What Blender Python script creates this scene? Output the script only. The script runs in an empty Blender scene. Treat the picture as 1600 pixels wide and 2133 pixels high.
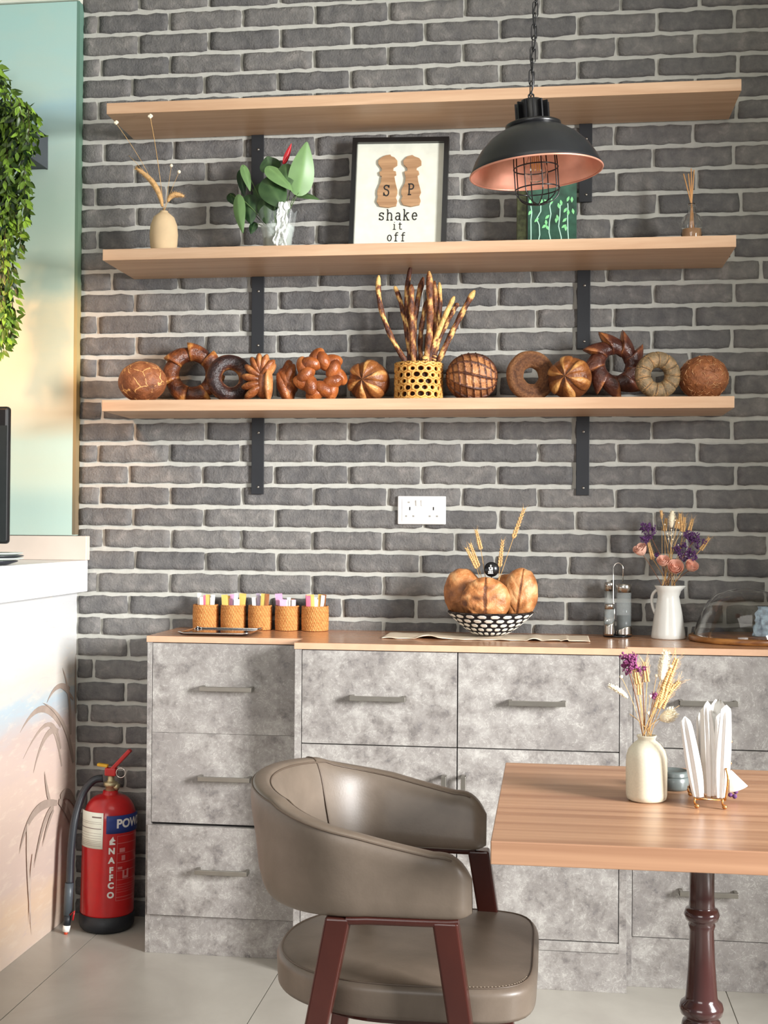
import bpy, bmesh, math, random
from math import sin, cos, pi, sqrt, atan2, floor, exp, hypot
from mathutils import Vector, Matrix, noise
S = bpy.context.scene; COL = S.collection
R = random.Random(7)

# ---------------------------------------------------------------- camera
CAMLOC = Vector((0.4329, -3.8465, 1.2212)); FPX = 2639.6
YAW, PITCH, ROLL = -0.1307, 0.0117, 0.0068
_f = Vector((sin(YAW)*cos(PITCH), cos(YAW)*cos(PITCH), sin(PITCH)))
_r0 = Vector((cos(YAW), -sin(YAW), 0)); _u0 = _r0.cross(_f)
_r = _r0*cos(ROLL) + _u0*sin(ROLL); _u = -_r0*sin(ROLL) + _u0*cos(ROLL)
cd = bpy.data.cameras.new('camera'); cam = bpy.data.objects.new('camera', cd); COL.objects.link(cam)
cam.matrix_world = Matrix((( _r.x,_u.x,-_f.x,CAMLOC.x),(_r.y,_u.y,-_f.y,CAMLOC.y),(_r.z,_u.z,-_f.z,CAMLOC.z),(0,0,0,1)))
cd.sensor_fit = 'VERTICAL'; cd.sensor_height = 24; cd.lens = 24*FPX/2133; cd.clip_start = .05
S.camera = cam
def at(u, v, y):            # measured photo pixel -> point at depth y
    d = _f + _r*((u-800)/FPX) - _u*((v-1066.5)/FPX)
    return CAMLOC + d*((y-CAMLOC.y)/d.y)
def atz(u, v, z):
    d = _f + _r*((u-800)/FPX) - _u*((v-1066.5)/FPX)
    return CAMLOC + d*((z-CAMLOC.z)/d.z)

# ---------------------------------------------------------------- light
S.view_settings.view_transform = 'Standard'; S.view_settings.look = 'None'
S.view_settings.exposure = -0.24; S.view_settings.gamma = 1; S.view_settings.use_curve_mapping = False
wd = bpy.data.worlds.new('world'); S.world = wd; wd.use_nodes = True
nt = wd.node_tree; bg = nt.nodes['Background']
tc = nt.nodes.new('ShaderNodeTexCoord'); sp = nt.nodes.new('ShaderNodeSeparateXYZ'); nt.links.new(tc.outputs['Generated'], sp.inputs[0])
rp = nt.nodes.new('ShaderNodeValToRGB'); mr = nt.nodes.new('ShaderNodeMapRange')
mr.inputs[1].default_value = -1; mr.inputs[2].default_value = 1
nt.links.new(sp.outputs['Z'], mr.inputs[0]); nt.links.new(mr.outputs[0], rp.inputs[0])
e = rp.color_ramp.elements; e[0].position = .3; e[0].color = (.42,.40,.38,1); e[1].position = .9; e[1].color = (.75,.78,.82,1)
m_ = e.new(.52); m_.color = (1.0,.99,.97,1); m_ = e.new(.62); m_.color = (.62,.64,.67,1)
nt.links.new(rp.outputs[0], bg.inputs[0]); bg.inputs[1].default_value = 0.40
def area(name, loc, target, sx, sy, power, color, spread=180):
    l = bpy.data.lights.new(name, 'AREA'); l.shape = 'RECTANGLE'; l.size = sx; l.size_y = sy; l.energy = power; l.color = color
    l.spread = math.radians(spread)
    o = bpy.data.objects.new(name, l); COL.objects.link(o); o.location = loc
    o.rotation_euler = (Vector(target)-Vector(loc)).to_track_quat('-Z','Y').to_euler(); return o
area('window_light', (3.9,-3.2,1.9), (-.35,-.5,.80), 1.2, 1.4, 158, (1.0,.995,.985), 85)
area('window_light_front', (-.8,-6.5,2.2), (-.2,0,.8), 2.5, 1.8, 24, (1.0,.98,.95), 90)
area('overhead_fill', (.5,-2.5,3.05), (.5,-2.3,0), 1.6, 1.2, 14, (1.0,.96,.90))  # added overhead fill, lifts the table top and other upward faces
sl = bpy.data.lights.new('warm_spot','SPOT'); sl.energy = 68; sl.color = (1,.52,.26); sl.spot_size = math.radians(38); sl.spot_blend = .8; sl.shadow_soft_size = .10
so = bpy.data.objects.new('warm_spot', sl); COL.objects.link(so); so.location = (-1.38,-1.35,2.25)
so.rotation_euler = (Vector((-1.12,0,1.62))-Vector(so.location)).to_track_quat('-Z','Y').to_euler()

# ---------------------------------------------------------------- materials
def srgb(c):
    return tuple((x/255/12.92 if x/255 <= .04045 else ((x/255+.055)/1.055)**2.4) for x in c)
MATS = {}
class NB:
    def __init__(s, name, rough=.5, metal=0, spec=.5):
        s.m = bpy.data.materials.new(name); s.m.use_nodes = True; s.t = s.m.node_tree; s.b = s.t.nodes['Principled BSDF']
        s.b.inputs['Roughness'].default_value = rough; s.b.inputs['Metallic'].default_value = metal
        s.b.inputs['Specular IOR Level'].default_value = spec
    def n(s, typ, **k):
        x = s.t.nodes.new('ShaderNode'+typ)
        for a, v in k.items(): setattr(x, a, v)
        return x
    def l(s, a, b): s.t.links.new(a, b)
    def pos(s, scale=(1,1,1), rnd=False):
        g = s.n('NewGeometry'); mp = s.n('Mapping'); mp.inputs['Scale'].default_value = scale
        s.l(g.outputs['Position'], mp.inputs[0])
        if rnd:
            oi = s.n('ObjectInfo'); mu = s.n('VectorMath', operation='SCALE'); mu.inputs[3].default_value = 37
            cx = s.n('CombineXYZ'); s.l(oi.outputs['Random'], cx.inputs[0]); s.l(oi.outputs['Random'], cx.inputs[2])
            s.l(cx.outputs[0], mu.inputs[0]); ad = s.n('VectorMath', operation='ADD'); s.l(g.outputs['Position'], ad.inputs[0]); s.l(mu.outputs[0], ad.inputs[1])
            s.l(ad.outputs[0], mp.inputs[0])
        return mp.outputs[0]
    def noise(s, vec, scale, detail=4, rough=.5, dist=0):
        x = s.n('TexNoise'); x.inputs['Scale'].default_value = scale; x.inputs['Detail'].default_value = detail
        x.inputs['Roughness'].default_value = rough; x.inputs['Distortion'].default_value = dist
        s.l(vec, x.inputs['Vector']); return x.outputs['Fac']
    def ramp(s, fac, stops):
        x = s.n('ValToRGB'); e = x.color_ramp.elements
        while len(e) > len(stops): e.remove(e[-1])
        while len(e) < len(stops): e.new(.5)
        for q, (p, c) in zip(e, stops): q.position = p; q.color = (*c, 1)
        s.l(fac, x.inputs[0]); return x.outputs[0]
    def mix(s, fac, a, b, mode='MIX'):
        x = s.n('Mix', data_type='RGBA', blend_type=mode)
        for k, v in ((0,fac),(6,a),(7,b)):
            if isinstance(v, (int,float)): x.inputs[k].default_value = v
            elif isinstance(v, tuple): x.inputs[k].default_value = (*v, 1)
            else: s.l(v, x.inputs[k])
        return x.outputs[2]
    def math(s, op, a, b=0, c=0):
        x = s.n('Math', operation=op)
        for k, v in enumerate((a,b,c)):
            if isinstance(v, (int,float)): x.inputs[k].default_value = v
            else: s.l(v, x.inputs[k])
        return x.outputs[0]
    def bump(s, h, strength=.3, dist=.002):
        x = s.n('Bump'); x.inputs['Strength'].default_value = strength; x.inputs['Distance'].default_value = dist
        s.l(h, x.inputs['Height']); s.l(x.outputs[0], s.b.inputs['Normal'])
    def col(s, c):
        if isinstance(c, tuple): s.b.inputs['Base Color'].default_value = (*c, 1)
        else: s.l(c, s.b.inputs['Base Color'])
        return s
def plain(name, rgb, rough=.5, metal=0, spec=.5, var=.06, scale=30, bump=0, coat=0):
    b = NB(name, rough, metal, spec); c = srgb(rgb); v = b.pos()
    n = b.noise(v, scale, 3)
    lo = tuple(x*(1-var) for x in c); hi = tuple(min(1, x*(1+var)) for x in c)
    b.col(b.ramp(n, [(.3,lo),(.7,hi)]))
    if bump: b.bump(b.noise(v, scale*8, 4), bump, .001)
    if coat: b.b.inputs['Coat Weight'].default_value = coat; b.b.inputs['Coat Roughness'].default_value = .08
    return b.m
def m_brick():
    b = NB('brick', .78, 0, .35); v = b.pos()
    a = b.n('Attribute'); a.attribute_name = 'tone'
    n1 = b.noise(v, 26, 6, .6, .4); n2 = b.noise(v, 160, 4, .6)
    c1 = b.ramp(n1, [(.25,srgb((94,93,94))),(.55,srgb((122,120,117))),(.8,srgb((156,151,147)))])
    c2 = b.mix(b.math('MULTIPLY', n2, .5), c1, srgb((90,90,91)))
    k = b.ramp(a.outputs['Fac'], [(0,(.78,.78,.80)),(1,(1.2,1.18,1.16))])
    b.col(b.mix(1.0, c2, k, 'MULTIPLY'))
    h = b.math('ADD', b.math('MULTIPLY', n1, 1.6), n2); b.bump(h, .75, .004); return b.m
def m_mortar():
    b = NB('mortar', .92, 0, .2); v = b.pos(); n = b.noise(v, 40, 6, .6); n2 = b.noise(v, 6, 3)
    c = b.mix(n, srgb((174,173,166)), srgb((210,208,199))); b.col(b.mix(b.math('MULTIPLY', n2, .35), c, srgb((160,162,157)))); b.bump(n, .6, .003); return b.m
def m_laminate(name='grey_stone_laminate', bright=1.0):
    b = NB(name, .42, 0, .4); v = b.pos((1,1,1), True)
    big = b.noise(v, 5.5, 3, .55, 0); mid = b.noise(v, 17, 10, .74, .15); fine = b.noise(v, 95, 6, .8, .6); sp_ = b.noise(v, 38, 8, .85, .6)
    c = b.ramp(mid, [(.33,srgb((108,103,100))),(.44,srgb((138,133,129))),(.55,srgb((156,152,148))),(.67,srgb((180,177,172)))])
    c = b.mix(b.ramp(big, [(.42,(0,0,0)),(.66,(.75,.75,.75))]), c, srgb((134,129,126)))
    rg = b.noise(v, 30, 5, .6, 1.6); ln = b.ramp(b.math('ABSOLUTE', b.math('SUBTRACT', rg, .5)), [(.004,(1,1,1)),(.016,(0,0,0))])
    c = b.mix(b.math('MULTIPLY', b.math('MULTIPLY', ln, b.ramp(mid, [(.42,(0,0,0)),(.55,(1,1,1))])), .55), c, srgb((200,197,191)))
    c = b.mix(b.math('MULTIPLY', b.math('MULTIPLY', ln, b.ramp(mid, [(.40,(1,1,1)),(.47,(0,0,0))])), .6), c, srgb((92,88,88)))
    spots = b.math('MULTIPLY', b.ramp(sp_, [(.51,(0,0,0)),(.63,(1,1,1))]), b.ramp(mid, [(.36,(1,1,1)),(.52,(0,0,0))]))
    c = b.mix(b.math('MULTIPLY', spots, .75), c, srgb((96,93,96)))
    c = b.mix(b.math('MULTIPLY', b.ramp(fine, [(.56,(0,0,0)),(.72,(1,1,1))]), .50), c, srgb((194,191,186)))
    c = b.mix(b.math('MULTIPLY', b.ramp(fine, [(.28,(1,1,1)),(.42,(0,0,0))]), .50), c, srgb((108,104,102)))
    b.col(c); b.bump(fine, .05, .0006); return b.m
def m_wood(name, lo, hi, sc=(1.2,16,16), rough=.38, bands=.5, streak=None, spec=.4):
    b = NB(name, rough, 0, spec); v = b.pos(sc)
    n = b.noise(v, 2.2, 4, .6, .25); f = b.noise(b.pos((sc[0]*4,sc[1]*9,sc[2]*9)), 3, 4, .65)
    lo, hi = srgb(lo), srgb(hi)
    md = tuple((x+y)/2 for x, y in zip(lo, hi))
    c = b.ramp(n, [(.34,lo),(.5,md),(.66,hi)])
    b.col(b.mix(b.math('MULTIPLY', f, .35), c, tuple(x*.86 for x in lo))); b.bump(f, .06, .0004); return b.m
def m_floor():
    b = NB('floor_tile', .30, 0, .45); v = b.pos(); n = b.noise(v, 3.2, 6, .6, .6); n2 = b.noise(v, 60, 4, .6)
    c = b.ramp(n, [(.3,srgb((162,157,149))),(.6,srgb((180,176,167))),(.8,srgb((190,187,179)))])
    b.col(b.mix(b.math('MULTIPLY', n2, .25), c, srgb((170,165,157)))); b.bump(n2, .05, .0005); return b.m
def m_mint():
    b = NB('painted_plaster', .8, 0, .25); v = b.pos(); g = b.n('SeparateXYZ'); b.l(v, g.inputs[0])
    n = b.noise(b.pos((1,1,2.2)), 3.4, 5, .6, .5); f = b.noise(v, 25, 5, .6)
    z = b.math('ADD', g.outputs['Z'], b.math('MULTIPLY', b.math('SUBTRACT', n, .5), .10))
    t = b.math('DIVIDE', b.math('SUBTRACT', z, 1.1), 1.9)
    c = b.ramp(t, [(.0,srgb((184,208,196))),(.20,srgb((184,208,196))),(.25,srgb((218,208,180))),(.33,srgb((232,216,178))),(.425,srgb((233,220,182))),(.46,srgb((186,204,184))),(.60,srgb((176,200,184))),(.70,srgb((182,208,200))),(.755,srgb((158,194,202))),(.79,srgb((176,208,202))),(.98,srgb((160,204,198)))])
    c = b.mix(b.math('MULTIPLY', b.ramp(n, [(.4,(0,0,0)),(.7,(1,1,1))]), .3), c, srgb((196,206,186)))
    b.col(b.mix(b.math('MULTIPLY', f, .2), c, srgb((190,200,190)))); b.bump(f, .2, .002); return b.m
def m_mural():
    b = NB('mural_panel_paint', .5, 0, .4); v = b.pos(); g = b.n('SeparateXYZ'); b.l(v, g.inputs[0])
    n = b.noise(b.pos((1,1.2,5)), 3.0, 5, .6, .6); f = b.noise(b.pos((1,2,9)), 7, 5, .6, .3)
    z = b.math('ADD', g.outputs['Z'], b.math('MULTIPLY', b.math('SUBTRACT', n, .5), .16))
    c = b.ramp(z, [(.0,srgb((212,192,176))),(.12,srgb((222,194,168))),(.20,srgb((210,188,176))),(.45,srgb((210,186,172))),(.60,srgb((196,176,168))),(.70,srgb((176,190,198))),(.76,srgb((208,200,190))),(.88,srgb((206,208,208))),(1.0,srgb((200,201,202)))])
    c = b.mix(b.math('MULTIPLY', b.ramp(f, [(.55,(0,0,0)),(.75,(1,1,1))]), .45), c, srgb((236,220,200)))
    c = b.mix(b.math('MULTIPLY', b.ramp(f, [(.28,(1,1,1)),(.42,(0,0,0))]), .35), c, srgb((196,176,176)))
    b.col(c); return b.m
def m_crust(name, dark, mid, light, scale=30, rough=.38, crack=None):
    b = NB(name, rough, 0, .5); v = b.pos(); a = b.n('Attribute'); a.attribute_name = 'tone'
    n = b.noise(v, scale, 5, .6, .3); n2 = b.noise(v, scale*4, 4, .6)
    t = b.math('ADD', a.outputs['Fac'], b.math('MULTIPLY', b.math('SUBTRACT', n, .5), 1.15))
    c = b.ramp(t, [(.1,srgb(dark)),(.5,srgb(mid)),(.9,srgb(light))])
    if crack:
        vo = b.n('TexVoronoi', feature='DISTANCE_TO_EDGE'); vo.inputs['Scale'].default_value = crack
        wv = b.n('VectorMath', operation='ADD'); nz = b.n('TexNoise'); nz.inputs['Scale'].default_value = 22
        sc = b.n('VectorMath', operation='SCALE'); sc.inputs[3].default_value = .03
        b.l(v, nz.inputs['Vector']); b.l(nz.outputs['Color'], sc.inputs[0]); b.l(sc.outputs[0], wv.inputs[0]); b.l(v, wv.inputs[1]); b.l(wv.outputs[0], vo.inputs['Vector'])
        msk = b.math('MULTIPLY', b.ramp(vo.outputs['Distance'], [(.006,(1,1,1)),(.03,(0,0,0))]), b.ramp(n, [(.42,(0,0,0)),(.52,(1,1,1))]))
        c = b.mix(msk, c, srgb((232,178,110)))
    b.col(c); b.bump(b.math('ADD', b.math('MULTIPLY', n, 1.5), n2), .8, .003); return b.m
def m_glass(name, color=(1,1,1), rough=.0, ior=1.45):
    b = NB(name, rough); b.col(color); b.b.inputs['Transmission Weight'].default_value = 1; b.b.inputs['IOR'].default_value = ior; return b.m
def m_film(name, col, alpha, rough=.1):
    b = NB(name, rough, 0, .8); b.col(srgb(col)); b.b.inputs['Alpha'].default_value = alpha; return b.m
def m_leaf(name, dark, light, scale=20, rough=.4):
    b = NB(name, rough, 0, .45); v = b.pos(); a = b.n('Attribute'); a.attribute_name = 'tone'; n = b.noise(v, scale, 3)
    t = b.math('ADD', a.outputs['Fac'], b.math('MULTIPLY', b.math('SUBTRACT', n, .5), .3))
    b.col(b.ramp(t, [(.05,srgb(dark)),(.95,srgb(light))])); return b.m
def m_olive():
    b = NB('wall_edge_paint', .8, 0, .2); g = b.n('SeparateXYZ'); b.l(b.pos(), g.inputs[0])
    t = b.math('DIVIDE', b.math('SUBTRACT', g.outputs['Z'], 1.1), 1.9)
    b.col(b.ramp(t, [(.05,srgb((120,106,86))),(.2,srgb((150,128,92))),(.30,srgb((190,164,112))),(.42,srgb((180,160,110))),(.47,srgb((110,132,108))),(.8,srgb((104,136,120))),(1,srgb((110,146,134)))])); return b.m
def m_rattan():
    b = NB('rattan_weave', .5, 0, .4); v = b.pos(); a = b.n('Attribute'); a.attribute_name = 'tone'; n = b.noise(v, 90, 4)
    t = b.math('ADD', a.outputs['Fac'], b.math('MULTIPLY', b.math('SUBTRACT', n, .5), .5))
    b.col(b.ramp(t, [(.1,srgb((112,62,26))),(.5,srgb((190,122,62))),(.95,srgb((232,172,104)))])); return b.m
def m_tone2(name, c0, c1, rough=.5, spec=.5):   # sharp two-colour glaze driven by the tone of the mesh
    b = NB(name, rough, 0, spec); a = b.n('Attribute'); a.attribute_name = 'tone'
    b.col(b.ramp(a.outputs['Fac'], [(.45,srgb(c0)),(.55,srgb(c1))])); return b.m
def m_leather():
    b = NB('taupe_leather', .40, 0, .45); v = b.pos(); n = b.noise(v, 7, 5, .6, .4); f = b.noise(v, 260, 3, .5)
    b.col(b.ramp(n, [(.3,srgb((94,83,72))),(.7,srgb((118,105,93)))])); b.bump(f, .18, .0008); return b.m
MT = dict(
 brick=m_brick(), mortar=m_mortar(), lam=m_laminate(), floor=m_floor(), mint=m_mint(), mural=m_mural(),
 grout=plain('floor_grout',(126,120,112),.8), shelf=m_wood('oak_laminate_shelf',(190,152,120),(212,178,146),(1.0,14,14),.40),
 worktop=m_wood('oak_worktop',(176,126,92),(200,152,116),(1.0,14,14),.22,spec=.5), table=m_wood('striped_table_veneer',(150,108,82),(194,152,120),(.25,14.0,9.0),.32,spec=.5),
 edge=plain('worktop_edge',(204,164,134),.45), redwood=m_wood('red_brown_wood',(56,24,19),(72,33,26),(3,3,1.2),.25), pole=plain('dark_oxblood_metal',(62,34,32),.18,0,.6,coat=.4),
 black=plain('matt_black_metal',(38,40,44),.5,.3), blackgloss=plain('black_enamel',(20,20,22),.28,0,.5), lampblack=plain('black_lamp_enamel',(22,24,28),.34,0,.5,var=.15),
 copper=plain('copper_inside',(226,158,134),.40,.55), nickel=plain('brushed_nickel',(150,146,138),.35,.9), chrome=plain('chrome',(222,220,216),.10,1), steel=plain('satin_steel',(196,192,186),.22,1),
 brass=plain('brass_wire',(196,142,84),.3,.9), white=plain('white_paint',(238,236,230),.5), offwhite=plain('off_white_paper',(226,228,214),.6), marble=plain('white_marble_stone',(236,236,236),.25,0,.5,var=.03,scale=5),
 beige=plain('beige_stone',(222,206,192),.5,var=.04,scale=8), plastic=plain('white_plastic',(236,234,230),.3), dark=plain('black_print',(30,28,28),.6), redgloss=plain('red_enamel',(182,22,26),.3,0,.5,coat=.3),
 blue=plain('blue_label',(30,52,120),.45), lettering=plain('white_lettering',(222,220,216),.5), yellow=plain('yellow_plastic',(226,176,40),.4), hose=plain('black_rubber_hose',(44,48,54),.35), rubber=plain('black_rubber_base',(26,30,36),.5),
 orange=plain('orange_plastic',(200,70,36),.4), brassvalve=plain('brass_valve',(190,178,140),.35,.7), cream=plain('cream_ceramic',(228,214,186),.62,0,.3,var=.03), cream2=plain('speckled_cream_ceramic',(218,210,188),.55,0,.35,var=.05,scale=300),
 enamel=plain('white_enamel',(230,230,224),.18,0,.5,var=.02), sand=plain('sand_ceramic',(214,188,150),.7,0,.2,var=.05), straw=plain('dried_straw',(206,164,104),.7,var=.2,scale=80), brownstem=plain('brown_dry_stem',(120,80,56),.8,var=.2,scale=80),
 wheat=plain('wheat_ear',(210,168,112),.7,var=.3,scale=200), fluff=plain('pale_grass_fluff',(240,228,200),.9,var=.06,scale=100), tanfluff=plain('tan_grass_fluff',(212,170,116),.9,var=.15,scale=100), bud=plain('white_bud',(244,232,206),.7),
 purple=plain('purple_statice',(92,52,104),.8,var=.3,scale=200), plum=plain('plum_statice',(132,62,108),.8,var=.3,scale=200), rose=plain('peach_rose_petals',(242,194,174),.6,var=.08,scale=60), greenstem=plain('green_stem',(84,110,60),.6),
 anth=m_leaf('anthurium_leaf',(22,50,26),(122,158,100)), ivy=m_leaf('ivy_leaf',(18,42,14),(150,190,66),40), redspathe=plain('red_spathe',(176,20,32),.35), slate=plain('slate_planter',(74,78,84),.6), ivystem=plain('ivy_stem',(70,58,34),.8),
 paperwhite=plain('white_sachet',(240,236,230),.6), papergold=plain('gold_sachet',(222,178,92),.5), paperpink=plain('pink_sachet',(230,170,206),.6), paperrose=plain('rose_sachet',(226,104,132),.6), paperbrown=plain('brown_stick',(150,92,50),.6), paperlilac=plain('lilac_sachet',(206,190,216),.6),
 napkin=plain('white_napkin',(232,230,226),.75,var=.02), rattan=m_rattan(), basket2=m_tone2('black_white_weave',(26,22,26),(232,228,218),.7,.3), lace=plain('cream_lace',(226,208,184),.8), leather=m_leather(), leather2=plain('dark_underside',(40,34,30),.8),
 piping=plain('taupe_piping',(88,74,62),.5), olive=m_olive(), glass=m_glass('clear_glass'), thinglass=m_film('clear_thin_glass',(235,245,245),.13,.04), amber=plain('amber_filament',(240,170,60),.3), cello=m_film('cellophane',(235,245,240),.35,.15), cello2=m_film('crumpled_white_cellophane',(240,244,240),.86,.3),
 grnvase=None, slateglaze=plain('slate_blue_glaze',(90,97,96),.3,var=.12,scale=40), palmbrown=plain('brown_mural_leaf',(206,186,172),.6,var=.1), palmdark=plain('dark_mural_leaf',(164,146,134),.6,var=.1), acacia=m_wood('acacia_board',(112,66,32),(196,136,72),(6,6,30),.35),
 beech=m_wood('beech_cutout',(160,122,88),(200,160,120),(2,20,30),.55), screen=plain('dark_screen',(40,44,44),.25), darkline=plain('painted_gap_shade',(52,50,50),.8), platewhite=plain('white_stoneware',(214,224,214),.3), platedark=plain('dark_stoneware',(38,40,50),.35), coffee=plain('dark_contents',(24,40,44),.3),
 mint2=plain('pale_green_paint',(176,216,198),.5), leafgreen=plain('light_green_paint',(132,210,142),.5), greenpaint=plain('dark_green_glass_paint',(44,80,64),.22,var=.45,scale=30), olivepattern=plain('olive_leaf_print',(104,112,72),.5,var=.6,scale=60), bluewhite=plain('blue_white_wrap',(176,200,232),.3,var=.5,scale=70), reed=plain('rattan_reed',(214,160,106),.7),
 crustA=m_crust('crackled_crust',(96,54,30),(140,82,48),(184,124,78),40,.5,crack=20), crustB=m_crust('glossy_dark_crust',(66,32,22),(136,74,36),(224,158,84),34,.30), crustC=m_crust('burnt_ring_crust',(42,26,26),(84,48,36),(208,140,78),40,.3), crustD=m_crust('fan_crust',(92,46,24),(148,84,44),(214,152,96),30,.32),
 crustE=m_crust('braid_crust',(108,54,28),(162,90,44),(214,146,88),26,.26), crustF=m_crust('star_crust',(98,54,28),(150,92,46),(216,162,96),30,.35), crustG=m_crust('lattice_crust',(72,40,28),(124,76,50),(206,144,92),40,.4), crustH=m_crust('seeded_crust',(92,56,34),(136,90,54),(190,136,88),160,.6), crustI=m_crust('spiked_crust',(64,34,28),(104,60,44),(200,128,72),26,.28),
 crustJ=m_crust('grey_rye_crust',(74,52,34),(128,108,78),(196,150,100),60,.5), crustK=m_crust('flaked_crust',(120,70,40),(168,104,62),(228,176,124),50,.5), stick=m_crust('breadstick_crust',(72,36,24),(150,90,50),(238,196,120),60,.45), lattice=m_crust('honeycomb_crust',(150,88,36),(218,156,78),(240,190,110),40,.4), loaf=m_crust('bowl_loaf_crust',(104,60,32),(190,124,72),(230,180,126),24,.45),
 latticein=plain('dark_basket_inside',(60,36,24),.8))

# ---------------------------------------------------------------- mesh builder
class M:
    def __init__(s): s.v=[]; s.f=[]; s.sm=[]; s.mi=[]; s.t=[]; s.T=Matrix.Identity(4); s.mat=0
    def add(s, vs, fs, smooth=False, tone=.5):
        n = len(s.v); s.v += [s.T @ Vector(p) for p in vs]
        s.t += (list(tone) if isinstance(tone, (list,tuple)) else [tone]*len(vs))
        for f in fs: s.f.append([n+i for i in f]); s.sm.append(smooth); s.mi.append(s.mat)
        return s
    def box(s, x0,x1,y0,y1,z0,z1, tone=.5):
        vs = [(x,y,z) for x in (x0,x1) for y in (y0,y1) for z in (z0,z1)]
        return s.add(vs, [(0,1,3,2),(4,6,7,5),(0,4,5,1),(2,3,7,6),(0,2,6,4),(1,5,7,3)], False, tone)
    def prism(s, pts, z0, z1, tone=.5, smooth=False):      # polygon in xy
        n = len(pts); vs = [(x,y,z0) for x,y in pts]+[(x,y,z1) for x,y in pts]
        return s.add(vs, [list(range(n))[::-1], list(range(n,2*n))]+[(i,(i+1)%n,n+(i+1)%n,n+i) for i in range(n)], smooth, tone)
    def prismy(s, pts, y0, y1, tone=.5):                   # polygon in xz, extruded in y
        n = len(pts); vs = [(x,y0,z) for x,z in pts]+[(x,y1,z) for x,z in pts]
        return s.add(vs, [list(range(n)), list(range(n,2*n))[::-1]]+[(i,n+i,n+(i+1)%n,(i+1)%n) for i in range(n)], False, tone)
    def surf(s, fn, nu, nv, cu=False, cv=False, tone=None, smooth=True):
        a = nu if cu else nu+1; b = nv if cv else nv+1; vs=[]; ts=[]
        for i in range(a):
            for j in range(b):
                u, v = i/nu, j/nv; vs.append(fn(u,v)); ts.append(tone(u,v) if tone else .5)
        fs=[]
        for i in range(nu):
            for j in range(nv):
                i2=(i+1)%a; j2=(j+1)%b; fs.append((i*b+j, i2*b+j, i2*b+j2, i*b+j2))
        return s.add(vs, fs, smooth, ts)
    def lathe(s, prof, c=(0,0,0), n=32, tone=None, smooth=True, sx=1, sy=1):
        vs=[]; fs=[]; ts=[]; k=len(prof)
        for i in range(n):
            a=2*pi*i/n
            for j,(r,z) in enumerate(prof):
                vs.append((c[0]+sx*r*cos(a), c[1]+sy*r*sin(a), c[2]+z)); ts.append(tone(a,z) if tone else .5)
        for i in range(n):
            for j in range(k-1): fs.append((i*k+j, ((i+1)%n)*k+j, ((i+1)%n)*k+j+1, i*k+j+1))
        return s.add(vs, fs, smooth, ts)
    def tube(s, pts, rad, n=8, tone=None, closed=False):
        pts=[Vector(p) for p in pts]; k=len(pts); rd=rad if isinstance(rad,(list,tuple)) else [rad]*k
        vs=[]; ts=[]; prev=None
        for i,p in enumerate(pts):
            if closed: d=pts[(i+1)%k]-pts[i-1]
            else: d=pts[min(i+1,k-1)]-pts[max(i-1,0)]
            if d.length<1e-9: d=Vector((0,0,1))
            d.normalize()
            if prev is None:
                q=Vector((0,0,1)) if abs(d.z)<.9 else Vector((1,0,0)); x=d.cross(q).normalized()
            else: x=(prev-d*prev.dot(d)).normalized()
            prev=x; y=d.cross(x)
            for j in range(n):
                a=2*pi*j/n; vs.append(p+(x*cos(a)+y*sin(a))*rd[i]); ts.append(tone(i/(k-1),a) if tone else .5)
        fs=[(i*n+j,((i+1)%k)*n+j,((i+1)%k)*n+(j+1)%n,i*n+(j+1)%n) for i in range(k if closed else k-1) for j in range(n)]
        if not closed: fs += [list(range(n))[::-1], list(range((k-1)*n,k*n))]
        return s.add(vs, fs, True, ts)
    def ball(s, c, r, nu=10, nv=7, rot=None, tone=.5, fn=None):
        c=Vector(c); r=(r,r,r) if isinstance(r,(int,float)) else r; q=rot or Matrix.Identity(3); vs=[]; ts=[]
        for j in range(nv+1):
            th=pi*j/nv
            for i in range(nu):
                ph=2*pi*i/nu; d=Vector((sin(th)*cos(ph), sin(th)*sin(ph), cos(th))); k=1.0; tt=tone
                if fn: k,tt=fn(d)
                vs.append(c+q@Vector((d.x*r[0]*k,d.y*r[1]*k,d.z*r[2]*k))); ts.append(tt)
        fs=[(j*nu+i,(j+1)*nu+i,(j+1)*nu+(i+1)%nu,j*nu+(i+1)%nu) for j in range(nv) for i in range(nu)]
        return s.add(vs, fs, True, ts)
    def build(s, name, mats, parent=None, origin=None, bevel=0, seg=2, solid=0, sub=0, link=True):
        me=bpy.data.meshes.new(name); o=bpy.data.objects.new(name, me)
        if parent is not None:
            off=Vector(parent.get('_o',(0,0,0))); o.parent=parent
        else: off=Vector(origin or (0,0,0)); o.location=off
        o['_o']=tuple(off)
        bm=bmesh.new(); lay=bm.verts.layers.float.new('tone'); vl=[bm.verts.new(v-off) for v in s.v]
        for v,t in zip(vl,s.t): v[lay]=t
        for f,sm,mi in zip(s.f,s.sm,s.mi):
            try: q=bm.faces.new([vl[i] for i in f]); q.smooth=sm; q.material_index=mi
            except ValueError: pass
        bmesh.ops.remove_doubles(bm, verts=bm.verts, dist=1e-5)
        bmesh.ops.recalc_face_normals(bm, faces=bm.faces); bm.to_mesh(me); bm.free()
        for m in (mats if isinstance(mats,(list,tuple)) else [mats]): me.materials.append(MT[m] if isinstance(m,str) else m)
        if bevel:
            md=o.modifiers.new('bevel','BEVEL'); md.width=bevel; md.segments=seg; md.limit_method='ANGLE'; md.angle_limit=.6
        if solid:
            md=o.modifiers.new('solid','SOLIDIFY'); md.thickness=solid; md.offset=0
        if sub:
            md=o.modifiers.new('sub','SUBSURF'); md.levels=sub; md.render_levels=sub
        COL.objects.link(o); return o
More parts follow.
